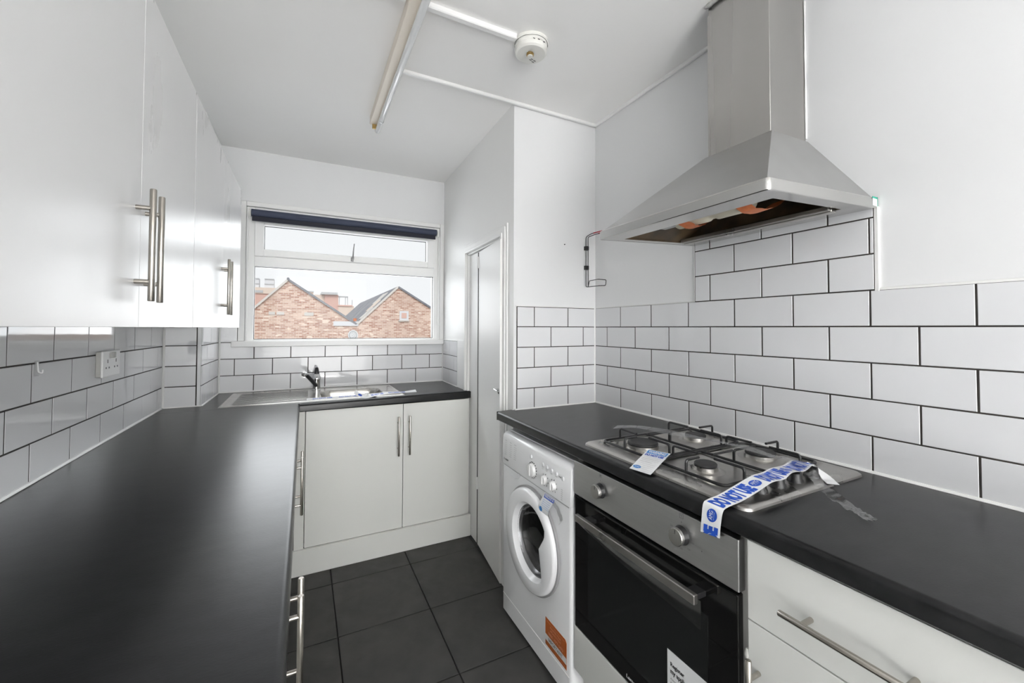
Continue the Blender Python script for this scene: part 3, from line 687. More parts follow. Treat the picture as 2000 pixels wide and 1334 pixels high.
for i in range(1, n-2):
    t = c4[1] if i < 6 else c4[2]
    if i == 6: b.faces.new((A[6], A[7], c4[2], c4[1]))
    else: b.faces.new((A[i], A[i+1], t))
b.faces.new((A[n-2], A[n-1], c4[3], c4[2])); b.faces.new((A[n-1], A[0], c4[0], c4[3]))
bmesh.ops.recalc_face_normals(b, faces=b.faces)
lab(obj('underside', b, 'chrome' if False else 'hood_rim', hd), 'mirror-like flange around the open filter bay')
# canopy
b = new(); tz = .600
lo = [(XW, HY1-.010), (HXF+.010, HY1-.010), (HXF+.010, HY0+.010), (XW, HY0+.010)]
hi = [(XW, CY1+.010), (CX0-.004, CY1+.010), (CX0-.004, CY0-.006), (XW, CY0-.006)]
V, F = loft(b, [[(x, y, hz(x)+RIM) for x, y in lo], [(x, y, tz-(.004 if x < 1.3 else 0)) for x, y in hi]]); b.faces.new(V[1]); bmesh.ops.recalc_face_normals(b, faces=b.faces)
obj('canopy', b, 'hood_steel', hd)
b = new(); box(b, CX0, XW, CY0, CY1, tz-.006, 1.094, .0012, 1); obj('chimney', b, 'steel', hd)
b = new(); box(b, CX0+.003, XW, CY0+.003, CY1-.003, 1.05, ZC+.004, .001, 1); ch = lab(obj('chimney_extension', b, 'steel', hd), 'inner flue cover up to the ceiling')
b = new()
for k in range(4): box(b, 1.352+.013*k, 1.358+.013*k, CY0+.0015, CY0+.004, 1.062+.012*0, 1.118)
obj('vent_slots', b, 'ink_black', hd)
b = new()                                                # ragged filler along the flue and ceiling
pts = [(CX0-.006, CY1+.002-.014*k, ZC-.004+random.uniform(-.004, .004)) for k in range(16)]
tube(b, pts, [random.uniform(.005, .010) for _ in pts], 6); lab(obj('filler_bead', b, 'grey_putty', hd, 60), 'rough grey filler where the flue meets the ceiling')
b = new(); pts = [(XR+.004, CY0-.002, .61+.03*k) for k in range(16)]; tube(b, pts, [random.uniform(.002, .0045) for _ in pts], 6); obj('sealant', b, 'silicone', hd, 60)
# inside of the hood
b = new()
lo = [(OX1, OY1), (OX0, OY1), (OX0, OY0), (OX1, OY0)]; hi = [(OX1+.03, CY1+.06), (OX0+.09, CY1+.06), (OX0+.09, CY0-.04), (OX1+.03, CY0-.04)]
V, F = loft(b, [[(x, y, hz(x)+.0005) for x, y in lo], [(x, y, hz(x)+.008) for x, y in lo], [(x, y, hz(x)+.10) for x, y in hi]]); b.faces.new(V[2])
lab(obj('filter_bay', b, 'cavity_dark', hd), 'dark brown-mottled interior of the hood')  # near-black lining with brown mottling
b = new(); box(b, OX1-.030, OX1-.004, OY0+.01, OY1-.01, .327, .337, .002, 1); box(b, OX1-.045, OX1-.030, OY0+.01, OY1-.01, .330, .343, .002, 1); obj('filter_rail', b, 'hob_steel', hd)
b = new(); lathe(b, (OX0+.07, .70, .358), (0, 1, 0), [(0, 0), (.030, 0), (.033, .01), (.033, .10), (.028, .11), (.028, .125), (.033, .135), (.033, .24), (.026, .25), (0, .25)], 24)
lab(obj('lamp_unit', b, 'motor_beige', hd, 40), 'beige motor and lamp housing')
b = new(); box(b, OX0+.004, OX0+.022, .945, 1.08, .326, .336, .002, 1); box(b, OX0+.010, OX0+.055, .935, .985, .330, .345, .002, 1); lab(obj('switch_strip', b, 'door_grey', hd), 'pale control strip inside the hood')
def rag(pts, w, side, m, name, label, parent=None):
    P = smooth_curve(pts, 5); S = Vector(side).normalized(); b = new(); A = []; B = []
    for i, p in enumerate(P):
        j = random.uniform(-.002, .002); A.append(b.verts.new(p+S*(w/2+j))); B.append(b.verts.new(p-S*(w/2-j)+Vector((0, 0, random.uniform(-.0015, .0015)))))
    for i in range(len(P)-1): b.faces.new((A[i], A[i+1], B[i+1], B[i]))
    o = obj(name, b, m, parent, 80); return lab(o, label)
rag([(OX0+.015, .885, .330), (OX0+.05, .880, .318), (OX0+.085, .875, .322), (OX0+.11, .86, .342)], .048, (.25, 1, 0), 'tape_orange', 'duct_tape', 'orange tape hanging from the far end of the motor', hd)
rag([(OX0+.012, .690, .330), (OX0+.05, .685, .317), (OX0+.09, .672, .321), (OX0+.12, .652, .345)], .050, (.25, 1, 0), 'tape_orange', 'duct_tape', 'orange tape hanging from the near end of the motor', hd)
b = new(); box(b, XR-.024, XR+.001, HY0-.0012, HY0-.0002, hz(1.4)+.006, hz(1.4)+.028, 0); obj('tape_scrap', b, 'paper_white', hd)
b = new(); box(b, XR-.026, XR+.002, HY0-.0016, HY0-.0004, hz(1.4)+.026, hz(1.4)+.031); box(b, XR+.0005, XR+.003, HY0-.0016, HY0-.0004, hz(1.4)+.004, hz(1.4)+.032); lab(obj('tape_remnant', b, 'green_tape', hd), 'green tape remnant')

# ---------------------------------------------------------------- washing machine
WX, WY0, WY1, WZ1 = .838, 1.192, 1.742, -.478
wm = thing('washing_machine', 'white front-loading washing machine under the end of the right worktop', 'washing machine', (1.1, 1.467, ZF))
def rect_loop(x, d, n=96, cy=1.458, cz=-.848, y0=WY0, y1=WY1, z0=ZF+.012, z1=WZ1-.030):
    y0, y1, z0, z1 = y0+d, y1-d, z0+d*.2, z1; P = []
    for k in range(n):
        c, s_ = math.cos(2*PI*k/n), math.sin(2*PI*k/n); t = min(((y1 if c > 0 else y0)-cy)/c if abs(c) > 1e-6 else 9, ((z1 if s_ > 0 else z0)-cz)/s_ if abs(s_) > 1e-6 else 9)
        P.append(Vector((x, cy+c*t, cz+s_*t)))
    for cy_, cz_ in ((y0, z0), (y0, z1), (y1, z0), (y1, z1)): i = min(range(n), key=lambda i: (P[i]-Vector((x, cy_, cz_))).length); P[i] = Vector((x, cy_, cz_))
    return P
def loft(b, loops, close=True):
    V = [[b.verts.new(p) for p in l] for l in loops]; F = []
    for A, B in zip(V, V[1:]):
        n = len(A)
        for i in range(n if close else n-1): F.append(b.faces.new((A[i], A[(i+1) % n], B[(i+1) % n], B[i])))
    return V, F
b = new(); V, F = loft(b, [rect_loop(1.36, 0), rect_loop(WX+.014, 0), rect_loop(WX+.007, .002), rect_loop(WX+.002, .007), rect_loop(WX, .014), [(WX, 1.458+.165*math.cos(2*PI*k/96), -.848+.165*math.sin(2*PI*k/96)) for k in range(96)], [(WX+.03, 1.458+.160*math.cos(2*PI*k/96), -.848+.160*math.sin(2*PI*k/96)) for k in range(96)]])
b.faces.new(V[0]); bmesh.ops.recalc_face_normals(b, faces=b.faces)
obj('body', b, 'appliance_white', wm, 35)
b = new(); prof = [(1.36, WZ1), (1.36, WZ1-.03), (WX+.004, WZ1-.145), (WX-.002, WZ1-.143)]
prof = [(1.36, WZ1-.004), (1.36, WZ1-.032), (WX+.01, WZ1-.150), (WX-.002, WZ1-.148), (WX-.004, WZ1-.143)]
for i in range(7): a = PI/2*i/6; prof.append((WX+.030-.030*math.cos(a)+.0, WZ1-.028+.028*math.sin(a)))
prism(b, prof, 'Y', WY0, WY1, .006, 2); cp = obj('control_panel', b, 'appliance_white', wm, 35)
obj('lid', box(new(), WX+.035, 1.36, WY0+.004, WY1-.004, WZ1-.004, WZ1+.003, .002, 1), 'appliance_white', wm)
def wfn(eps=.0): # point on the slightly leaning control panel: a = distance to the left wall side (from WY1), b = height above the panel foot
    x0, x1 = WX-.004, WX; return lambda a, h: Vector((x0+(x1-x0)*(h/.115)-eps, WY1-a, WZ1-.143+h))
f0 = wfn(.0006)
def knob(parent, c, axis, r, h, m, mark='ink_grey', name='knob', seg=28):
    b = new(); lathe(b, c, axis, [(0, 0), (r*1.08, 0), (r, h*.25), (r*.97, h*.9), (r*.9, h), (0, h)], seg); return obj(name, b, m, parent, 40)
for yy, zz, r in ((1.457, -.574, .0255), (1.360, -.582, .0165), (1.300, -.584, .0165)):
    k = knob(wm, (WX-.003, yy, zz), (-1, 0, 0), r, .014, 'plastic_white', name='dial')
    b = new(); box(b, WX-.0205, WX-.0160, yy-.003, yy+.003, zz-r*.85, zz+r*.85, .0015, 1); obj('grip', b, 'plastic_white', k)
    b = new()
    for i in range(18 if r > .02 else 8):
        a = 2*PI*i/(18 if r > .02 else 8)+.2; q = r+.006; box(b, WX-.0045, WX-.0020, yy+q*math.cos(a)-.001, yy+q*math.cos(a)+.001, zz+q*math.sin(a)-.002, zz+q*math.sin(a)+.002)
    obj('dial_marks', b, 'ink_black' if r > .02 else 'ink_grey', wm)
for yy, zz in ((1.468, -.522), (1.376, -.528), (1.345, -.530), (1.312, -.532), (1.280, -.534), (1.238, -.538)):
    knob(wm, (WX-.002, yy, zz), (-1, 0, 0), .0075, .004, 'button_white', name='button', seg=14)
b = new(); rnd = random.Random(3)
for a0, w in ((.028, .018), (.075, .020), (.118, .022)):      # programme list: rows of tiny print
    put_text(b, 'COTTON', f0, a0, a0+w*.9, .104, .108, .02)
    for r_ in range(7): put_text(b, rnd.choice(('60° Cotton', '40° Synth', '30° Wool', '20 Zone', '15 min', 'Rinse', 'Delicate')), f0, a0, a0+w, .094-.0085*r_, .097-.0085*r_, .02)
put_text(b, 'ON/OFF', f0, .262, .280, .088, .091, .03)
for a0 in (.356, .386, .420, .452): put_text(b, 'option', f0, a0, a0+.014, .080, .083, .02); put_text(b, 'temp', f0, a0, a0+.011, .074, .077, .02)
put_text(b, 'START/PAUSE', f0, .476, .512, .080, .084, .04)
for r_ in range(6): put_text(b, 'Wash', f0, .492, .502, .040-.007*r_, .043-.007*r_, .02)
obj('lettering', b, 'ink_grey', wm)
b = new(); put_text(b, 'INDESIT', f0, .034, .068, .018, .0255, .05); annulus(b, f0, .024, .022, .0035, .0048, n=14, sq=1); put_text(b, 'i', f0, .0233, .0247, .0195, .0245, .02)
lab(obj('lettering', b, 'ink_black', wm), 'maker name in small dark letters')
b = new(); pts = [(1.716, -.6255), (1.58, -.6265), (1.572, -.6225), (1.566, -.6265), (1.20, -.6265)]
tube(b, [(WX-.0035, y, z) for y, z in pts], .0011, 6); obj('seam', b, 'door_grey', wm)
b = new(); prism(b, [(1.705, -.627), (1.560, -.627), (1.585, -.652), (1.612, -.660), (1.660, -.660), (1.690, -.648)], 'X', WX-.0035, WX+.02, .003, 1); lab(obj('drawer_grip', b, 'button_white', wm, 40), 'detergent drawer grip')
# porthole door
DYc, DZc = 1.458, -.848
OYc, OZc, OR = 1.436, -.843, .146
poly = [(1.318, -.735), (1.322, -.782), (1.361, -.838), (1.347, -.90), (1.340, -.950), (1.355, -.985)]
def rin(t):
    dy, dz = math.cos(t), math.sin(t); best = OR
    for (ya, za), (yb, zb) in zip(poly, poly[1:]):
        ex, ez = yb-ya, zb-za; det = dy*(-ez)+dz*ex
        if abs(det) < 1e-9: continue
        px, pz = ya-OYc, za-OZc; s = (px*(-ez)+pz*ex)/det; u = (dy*pz-dz*px)/det
        if s > 0 and -.02 <= u <= 1.02: best = min(best, s)
    return best
n = 96; loops = []
def circ(cy, cz, r, x): return [(x, cy+r*math.cos(2*PI*k/n), cz+r*math.sin(2*PI*k/n)) for k in range(n)]
def inn(sc_, x): return [(x, OYc+rin(2*PI*k/n)*sc_*math.cos(2*PI*k/n), OZc+rin(2*PI*k/n)*sc_*math.sin(2*PI*k/n)) for k in range(n)]
b = new(); V, F = loft(b, [circ(DYc, DZc, .196, WX+.001), circ(DYc, DZc, .1975, WX-.010), circ(DYc, DZc, .1965, WX-.020), circ(DYc, DZc, .193, WX-.027), circ(DYc, DZc, .187, WX-.0305), inn(1.06, WX-.0325), inn(1.0, WX-.031), inn(.965, WX-.020), inn(.90, WX-.006)])
bmesh.ops.recalc_face_normals(b, faces=b.faces); pd = lab(obj('door', b, 'appliance_white', wm, 50), 'round porthole door')
b = new(); lathe(b, (WX-.005, DYc, DZc), (-1, 0, 0), [(.195, -.004), (.2045, -.003), (.2045, .007), (.195, .008)], 64); lab(obj('door_rim', b, 'door_grey', pd, 50), 'grey door edge')
b = new(); lathe(b, (WX-.004, OYc+.004, OZc), (-1, 0, 0), [(.139, -.002), (.137, .006), (.130, .006), (.127, -.004), (.122, -.010), (.118, -.010)], 56); lab(obj('inner_ring', b, 'ring_grey', pd, 50), 'metal ring inside the porthole')
b = new(); lathe(b, (WX-.002, OYc+.004, OZc), (1, 0, 0), [(.122, .008), (.116, .02), (.10, .045), (.07, .06), (0, .066)], 48); lab(obj('glass_bowl', b, 'porthole_glass', pd, 60), 'dark glass bowl')
b = new(); lathe(b, (WX+.001, OYc+.004, OZc), (1, 0, 0), [(.135, 0), (.130, .02), (.150, .05), (.200, .08), (.205, .25), (0, .25)], 48)
obj('drum', b, 'drum_steel', wm, 50)
b = new(); box(b, WX-.0012, WX+.0, WY0+.012, WY1-.012, -1.2135, -1.2115); tube(b, [(WX-.0005, WY0+.012, -1.2125), (WX+.0005, WY1-.012, -1.2125)], .0014, 6); obj('kick_panel_seam', b, 'plastic_white', wm)
for y in (WY0+.05, WY1-.05): obj('foot', lathe(new(), (WX+.06, y, ZF), (0, 0, 1), [(0, 0), (.02, 0), (.018, .014), (0, .014)], 12), 'rubber', wm)
# orange sticker, part of the machine's own markings
b = new(); prism(b, [(1.3590, -1.0975), (1.3590, -1.1985), (1.2185, -1.1985), (1.2185, -1.107), (1.226, -1.0975)], 'X', WX-.0011, WX-.0002)
sg = tag(obj('warning_sticker', b, 'sticker_orange', origin=(WX-.0006, 1.29, -1.15)), 'orange and white IMPORTANT sticker on the washing machine front', 'sticker')
f1 = lambda a, h: Vector((WX-.0014, 1.359-a, -1.1985+h))
b = new(); put_poly(b, [(0.0005, .018), (.1405, .018), (.1405, .040), (.0005, .040)], f1); lab(obj('white_band', b, 'paper_white', sg), 'white band')
f2 = lambda a, h: Vector((WX-.0017, 1.359-a, -1.1985+h))
b = new(); put_text(b, 'IMPORTANT', f2, .022, .116, .022, .036, .03); lab(obj('lettering', b, 'ink_grey', sg), 'grey word IMPORTANT')
b = new(); put_text(b, 'REGISTER YOUR', f2, .034, .106, .077, .085, .02); put_text(b, 'APPLIANCE TODAY', f2, .034, .106, .065, .073, .02); put_text(b, '0800 1077 0473', f2, .022, .120, .047, .058, .03)
put_text(b, 'PRODUCT REGISTRATION', f2, .012, .128, .090, .094, .02); put_text(b, 'www.register.co.uk', f2, .085, .132, .006, .010, .02)
lab(obj('lettering', b, 'ink_pink', sg), 'small pale lettering')
# warning label hanging at the corner of the panel
lb = thing('warning_label', 'small blue and white warning label taped to the washing machine door', 'label', (WX-.03, 1.33, -.66))
b = new(); fl1 = lambda a, h: Vector((WX-.010-.020*min(1, max(0, (.062-h)/.04)), 1.350-a, -.690+h))
for i in range(8):
    h0, h1 = .068*i/8, .068*(i+1)/8; sh = lambda h: .022*(1-h/.068); put_poly(b, [(.0+sh(h0)*-.9, h0), (.072-sh(h0)*.9, h0), (.072-sh(h1)*.9, h1), (.0-sh(h1)*.9, h1)], fl1)
bmesh.ops.remove_doubles(b, verts=b.verts, dist=1e-5); obj('paper', b, 'paper_white', lb, 60)
fl2 = lambda a, h: fl1(a, h)+Vector((-.0006, 0, 0))
b = new()
for i in range(5): h0 = .050+.015*i/5; h1 = h0+.003; put_poly(b, [(.002, h0), (.069, h0), (.069, h1), (.002, h1)], fl2)
lab(obj('header', b, 'ink_blue', lb), 'blue header band')
b = new(); put_text(b, 'WARNING DO NOT USE', lambda a, h: fl2(a, h)+Vector((-.0005, 0, 0)), .005, .066, .053, .062, .03); obj('lettering', b, 'paper_white', lb)
b = new()
for i in range(5): put_text(b, 'appliance not commissioned', fl2, .004, .056, .042-.006*i, .045-.006*i, .01)
obj('small_print', b, 'ink_light_blue', lb)
b = new(); put_poly(b, oval(.004, .010, .011, .009, 20), lambda a, h: fl2(a, h)+Vector((-.0006, 0, 0))); lab(obj('blue_oval', b, 'ink_light_blue', lb), 'blue oval emblem')
rag([(WX-.012, 1.285, -.640), (WX-.010, 1.262, -.655), (WX-.006, 1.245, -.690), (WX-.010, 1.262, -.712)], .022, (0, .6, -.5), 'cling_film', 'clear_tape', 'clear sticky tape', lb)
# hose hanging behind the machine
b = new(); tube(b, smooth_curve([(.945, 1.60, -.446), (.925, 1.61, -.452), (.905, 1.612, -.462), (.900, 1.61, -.474)], 4), .0035, 8)
tag(obj('hose', b, 'plastic_black', smooth=60, origin=(.92, 1.6, -.46)), 'black hose showing above the washing machine under the worktop', 'hose')

# ---------------------------------------------------------------- oven in its housing
OXf = .842; OY0_, OY1_ = .577, 1.180
ov = thing('built_in_oven', 'built-in oven with steel fascia and black glass door below the hob', 'oven', (1.1, .88, -1.05))
obj('body', box(new(), OXf+.022, 1.40, OY0_+.012, OY1_-.012, -1.035, -.460), 'plastic_black', ov)
obj('fascia', box(new(), OXf, OXf+.022, OY0_, OY1_, -.5685, -.4555, .002, 2), 'fascia_steel', ov)
dg = obj('door', box(new(), OXf+.002, OXf+.022, OY0_+.004, OY1_-.001, -1.018, -.5765, .003, 2), 'oven_glass', ov)
obj('window', box(new(), OXf+.0008, OXf+.003, .655, 1.105, -.955, -.665), 'oven_window', dg)
b = new(); box(b, OXf-.045, OXf-.031, .655, 1.115, -.628, -.606, .002, 2); obj('handle', b, 'handle_nickel' if False else 'hob_steel', dg)
for y in (.675, 1.075): lab(obj('handle_bracket', box(new(), OXf-.033, OXf+.003, y-.016, y+.016, -.6235, -.6105, .002, 1), 'plastic_black', dg), 'black handle bracket')
for yy in (1.038, .7265):
    b = new(); lathe(b, (OXf, yy, -.511), (-1, 0, 0), [(0, 0), (.0235, 0), (.022, .004), (.0205, .020), (.0195, .022)], 32); kb = obj('knob', b, 'plastic_black', ov, 40)
    b = new(); lathe(b, (OXf-.014, yy, -.511), (-1, 0, 0), [(.0212, 0), (.0212, .008), (.0202, .0095), (0, .0100)], 32); fc = lab(obj('knob_cap', b, 'steel', kb, 30), 'spun metal cap')
    b = new(); ffn = lambda a, h: Vector((OXf-.0004, yy-a, -.511+h)); put_poly(b, oval(0, .032, .0016, .0016, 8), ffn)
    ring_ = [(-.006, .041), (.006, .041), (.006, .053), (-.006, .053)]
    for (p, q) in zip(ring_, ring_[1:]+ring_[:1]):
        dx, dy = q[0]-p[0], q[1]-p[1]; put_poly(b, [p, q, (q[0]-dy*.09, q[1]+dx*.09), (p[0]-dy*.09, p[1]+dx*.09)], ffn)
    put_text(b, '°C' if yy < .9 else '1', ffn, -.003, .003, .044, .050, .02)
    if yy < .9:
        for a, t in ((.55, '50'), (-.15, '100'), (-.85, '150'), (-1.6, '200'), (2.8, '250')): q = .033; put_text(b, t, ffn, q*math.cos(a)-.004, q*math.cos(a)+.004, q*math.sin(a)-.002, q*math.sin(a)+.002, .0)
        put_poly(b, oval(.058, -.012, .0018, .0014, 8), ffn)
    obj('fascia_marks', b, 'ink_grey', ov)
    b = new(); box(b, OXf-.0243, OXf-.0238, yy-.0007, yy+.0007, -.503, -.4935); obj('pointer', b, 'ink_black', kb)
b = new(); put_text(b, 'Lamona', lambda a, h: Vector((OXf+.0014, .925-a, -1.004+h)), .0, .052, 0, .010, .02); lab(obj('lettering', b, 'paper_white', ov), 'maker name in white')
b = new(); S_ = []                                            # loose protective film sagging off the door glass
for i in range(25):
    t = i/24; y = 1.172-.50*t; z1 = -.640-.012*math.sin(PI*t); z0 = z1-.018-.050*t**2.2; x = OXf-.001-.010*math.sin(PI*min(1, t*1.05))
    S_.append([b.verts.new((x, y, z1)), b.verts.new((x-.004, y-.004*t, (z0+z1)/2)), b.verts.new((x-.001, y, z0))])
for A, B in zip(S_, S_[1:]):
    for k in range(2): b.faces.new((A[k], B[k], B[k+1], A[k+1]))
lab(obj('protective_film', b, 'cling_film', dg, 80), 'loose clear film under the handle')
# registration sticker
b = new(); P = [(.773, -.818), (.773, -.965), (.640, -.965), (.640, -.826)]+[(.648-.008*math.sin(a), -.826+.008*math.cos(a)) for a in (PI/2*.66, PI/2*.33, 0)]
prism(b, P, 'X', OXf-.0004, OXf+.0004)
rs = tag(obj('registration_sticker', b, 'paper_white', origin=(OXf, .71, -.89)), 'white sticker reading Register my appliance on the oven door glass', 'sticker')
f3 = lambda a, h: Vector((OXf-.0008, .773-a, -.818-h))
b = new(); f4 = lambda a, h: Vector((OXf-.0008, .773-a, -.818+h)); put_text(b, 'Register', f4, .010, .053, -.040, -.026, .03); put_text(b, 'my appliance', f4, .010, .076, -.058, -.042, .03)
put_text(b, 'Activate your', f4, .010, .046, -.071, -.065, 0); put_text(b, 'guarantee today', f4, .010, .052, -.080, -.074, 0); obj('lettering', b, 'ink_black', rs)
# housing around and beneath the oven
oh = thing('oven_housing', 'white oven housing unit around the built-in oven, under the hob', 'cabinet', (1.12, .88, ZF))
b = new(); box(b, .866, 1.41, OY0_-.006, OY0_+.010, ZF+.135, ZT-.041); box(b, .866, 1.41, OY1_-.006, OY1_+.008, ZF+.135, ZT-.041); box(b, .866, 1.41, OY0_+.010, OY1_-.006, -1.062, -1.045)
obj('carcass', b, 'carcass_grey', oh)
obj('filler_panel', box(new(), OXf+.003, OXf+.021, OY0_-.002, OY1_+.004, ZF+.135, -1.0215, .001, 1), 'base_white', oh)
obj('plinth', box(new(), .885, .90, OY0_-.004, OY1_+.004, ZF+.001, ZF+.134), 'base_white', oh)
# ---------------------------------------------------------------- drawer cabinet, right foreground
dc = thing('drawer_cabinet', 'white cupboard with a top drawer right of the oven', 'cabinet', (1.12, .37, ZF))
DXf = .850
b = new(); box(b, DXf+.006, 1.41, .550, .5685, ZF+.135, ZT-.041); box(b, DXf+.02, 1.41, .168, .186, ZF+.135, ZT-.041); box(b, DXf+.02, 1.41, .186, .550, ZF+.135, ZF+.153); obj('carcass', b, 'carcass_grey', dc)
d = obj('drawer', box(new(), DXf, DXf+.018, .169, .5625, -.6135, -.4485, .0014, 2), 'base_white', dc); handle(d, (DXf, .366, -.541), (-1, 0, 0), (0, 1, 0), so=.034, r=.006)
d = obj('door', box(new(), DXf, DXf+.018, .169, .5625, -1.168, -.6165, .0014, 2), 'base_white', dc); handle(d, (DXf, .540, -.787), (-1, 0, 0), (0, 0, 1), so=.034, r=.006)
obj('plinth', box(new(), .90, .918, .169, .567, ZF+.001, ZF+.134), 'base_white', dc)
b = new(); pts = [(DXf+.003, .566, -.68-.012*k) for k in range(5)]; tube(b, pts, [.003, .007, .004, .008, .003], 6); lab(obj('tape_scrap', b, 'carcass_grey', dc, 60), 'crumpled tape on the cabinet edge')

# ---------------------------------------------------------------- gas hob
hb = thing('gas_hob', 'stainless steel four-burner gas hob set in the right worktop', 'hob', (1.125, .87, ZT))
HX0, HX1, HYa, HYb = .868, 1.378, .572, 1.166
ZH = ZT+.011
b = new(); V, F = loft(b, [[(x, y, ZT+.0005) for x, y in rrect(HX0, HX1, HYa, HYb, .022)], [(x, y, ZT+.006) for x, y in rrect(HX0+.001, HX1-.001, HYa+.001, HYb-.001, .022)],
      [(x, y, ZH-.001) for x, y in rrect(HX0+.006, HX1-.006, HYa+.006, HYb-.006, .020)], [(x, y, ZH) for x, y in rrect(HX0+.014, HX1-.012, HYa+.012, HYb-.012, .018)],
      [(x, y, ZH) for x, y in rrect(.918, HX1-.016, .660, HYb-.016, .014)], [(x, y, ZH-.005) for x, y in rrect(.926, HX1-.022, .668, HYb-.022, .014)]]) 
b.faces.new(V[-1]); bmesh.ops.recalc_face_normals(b, faces=b.faces)
obj('hob_plate', b, 'hob_steel', hb, 40)
ZW = ZH-.005
BUR = [(1.013, 1.030, .050), (1.255, 1.020, .036), (1.262, .790, .043), (1.013, .790, .031)]
for x, y, r in BUR:
    b = new(); lathe(b, (x, y, ZW), (0, 0, 1), [(r+.020, 0), (r+.012, .002), (r+.004, .003), (r+.002, .003), (r+.001, .012), (r-.004, .013)], 36); bu = obj('burner', b, 'hob_steel', hb, 40)
    b = new(); lathe(b, (x, y, ZW+.013), (0, 0, 1), [(r-.004, 0), (r-.001, .001), (r-.001, .006), (r-.004, .0085), (0, .0095)], 36); lab(obj('burner_cap', b, 'cap_black', bu, 35), 'matt black burner cap')
    b = new(); box(b, x-r-.010, x-r-.006, y+.014, y+.018, ZW, ZW+.016); obj('igniter', b, 'chrome', bu)
def pan_support(y0, y1, cs):
    b = new(); x0, x1 = .935, 1.352; z = ZW+.006; r = .0042
    tube(b, [Vector((px, py, z)) for px, py in rrect(x0, x1, y0, y1, .018, 4)], r, 8, closed=True)
    tube(b, [(1.136, y0, z), (1.136, y1, z)], r, 8)
    zt = ZW+.039
    def prong(a, c): tube(b, fillet([(a[0], a[1], z), (a[0], a[1], zt), (c[0], c[1], zt)], .010, 4), r*.92, 8)
    for (cx, cy), (xa, xb) in zip(cs, ((x0, 1.136), (1.136, x1))):
        g = .028
        prong((cx, y1), (cx, cy+g)); prong((cx, y0), (cx, cy-g)); prong((xa, cy), (cx-g, cy)); prong((xb, cy), (cx+g, cy))
    o = obj('pan_support', b, 'enamel_black', hb, 50); return o
pan_support(.918, 1.140, [(1.013, 1.030), (1.255, 1.025)])
pan_support(.676, .904, [(1.013, .790), (1.262, .790)])
for x in (.985, 1.06, 1.135, 1.21):
    b = new(); lathe(b, (x, .620, ZH), (0, 0, 1), [(0, 0), (.019, 0), (.018, .006), (.0155, .010), (.0145, .022), (.012, .023), (0, .023)], 24); k = obj('knob', b, 'plastic_black', hb, 40)
    b = new(); box(b, x-.003, x+.003, .606, .634, ZH+.021, ZH+.028, .001, 1); obj('grip', b, 'plastic_black', k)

# ---------------------------------------------------------------- printed barrier tape
def ribbon(name, pts, sides, w, m, parent=None, n=8, crumple=0):
    """returns the object and a map (s, t) -> point, s along the tape, t across (-.5 .. .5)"""
    P = smooth_curve(pts, n); S = [s.normalized() for s in smooth_curve(sides, n)]; D = [0]
    for a, c in zip(P, P[1:]): D.append(D[-1]+(c-a).length)
    b = new(); K = 4; rr_ = random.Random(11); J = lambda i: crumple*i/len(P); rows_ = [[b.verts.new(p+s*w*(k/K-.5)*(1-.8*J(i)/.01 if crumple else 1)+Vector((rr_.uniform(-.3, .3), rr_.uniform(-.3, .3), rr_.uniform(0, 1)))*J(i)) for k in range(K+1)] for i, (p, s) in enumerate(zip(P, S))]
    for A, B in zip(rows_, rows_[1:]):
        for k in range(K): b.faces.new((A[k], A[k+1], B[k+1], B[k]))
    o = obj(name, b, m, parent, 60)
    def f(s, t, eps=.0006):
        s = max(0, min(D[-1]-1e-6, s)); i = max(j for j in range(len(D)-1) if D[j] <= s); q = (s-D[i])/(D[i+1]-D[i])
        c = P[i].lerp(P[i+1], q); sd_ = S[i].lerp(S[i+1], q).normalized(); n_ = (P[i+1]-P[i]).normalized().cross(sd_).normalized()
        return c+sd_*w*t+n_*eps
    return o, f, D[-1]
tz_ = thing('barrier_tape', 'blue and white DO NOT USE tape stuck across the hob knobs', 'tape', (1.0, .62, ZT))
pts = [(.8335, .640, -.470), (.8325, .636, -.435), (.8340, .632, -.405), (.846, .629, -.3965), (.880, .622, -.388), (.930, .615, -.372), (.985, .614, -.3595), (1.04, .620, -.3625), (1.09, .627, -.3585), (1.15, .632, -.364), (1.205, .640, -.3590), (1.225, .642, -.366)]
sd_ = [(0, 1, -.12), (0, 1, -.08), (-.03, 1, 0), (-.08, 1, 0), (-.10, 1, 0), (-.08, 1, .02), (.0, 1, 0), (-.16, 1, .06), (-.1, 1, -.05), (-.25, 1, .05), (-.2, 1, 0), (-.2, 1, 0)]
o, tf, TL = ribbon('strip', pts, [Vector(s) for s in sd_], .050, 'tape_white', tz_)
# reading direction runs up the tape, letter tops towards +t
b = new(); wfn_ = lambda s, t: tf(s, t)
put_text(b, 'SE', wfn_, -.012, .022, -.40, .36, .07); obj('lettering', b, 'ink_blue', tz_)
s = .073
while s < TL-.02:
    e = min(s+.107, TL-.002)
    b = new(); put_text(b, 'DO NOT USE' if e-s > .09 else 'DO NOT', wfn_, s, e, -.42, .40, .065); obj('lettering', b, 'ink_blue', tz_); s += .152
for c in (.047, .047+.152, .047+.304):
    if c < TL-.012:
        b = new(); bt = new(); put_poly(b, oval(c, -.02, .0155, .26, 26), lambda s, t: tf(s, t, .0005)); put_text(bt, 'AMG', lambda s, t: tf(s, t, .0010), c-.0105, c+.0105, -.07, .13, .0); put_text(bt, 'gas services', lambda s, t: tf(s, t, .0010), c-.009, c+.009, -.15, -.11, .0)
        em = lab(obj('emblem', b, 'ink_blue', tz_), 'blue oval AMG emblem'); obj('lettering', bt, 'tape_white', em)
pts = [(1.222, .640, -.366), (1.232, .618, -.376), (1.222, .590, -.388), (1.205, .574, -.3885), (1.190, .560, -.3885)]
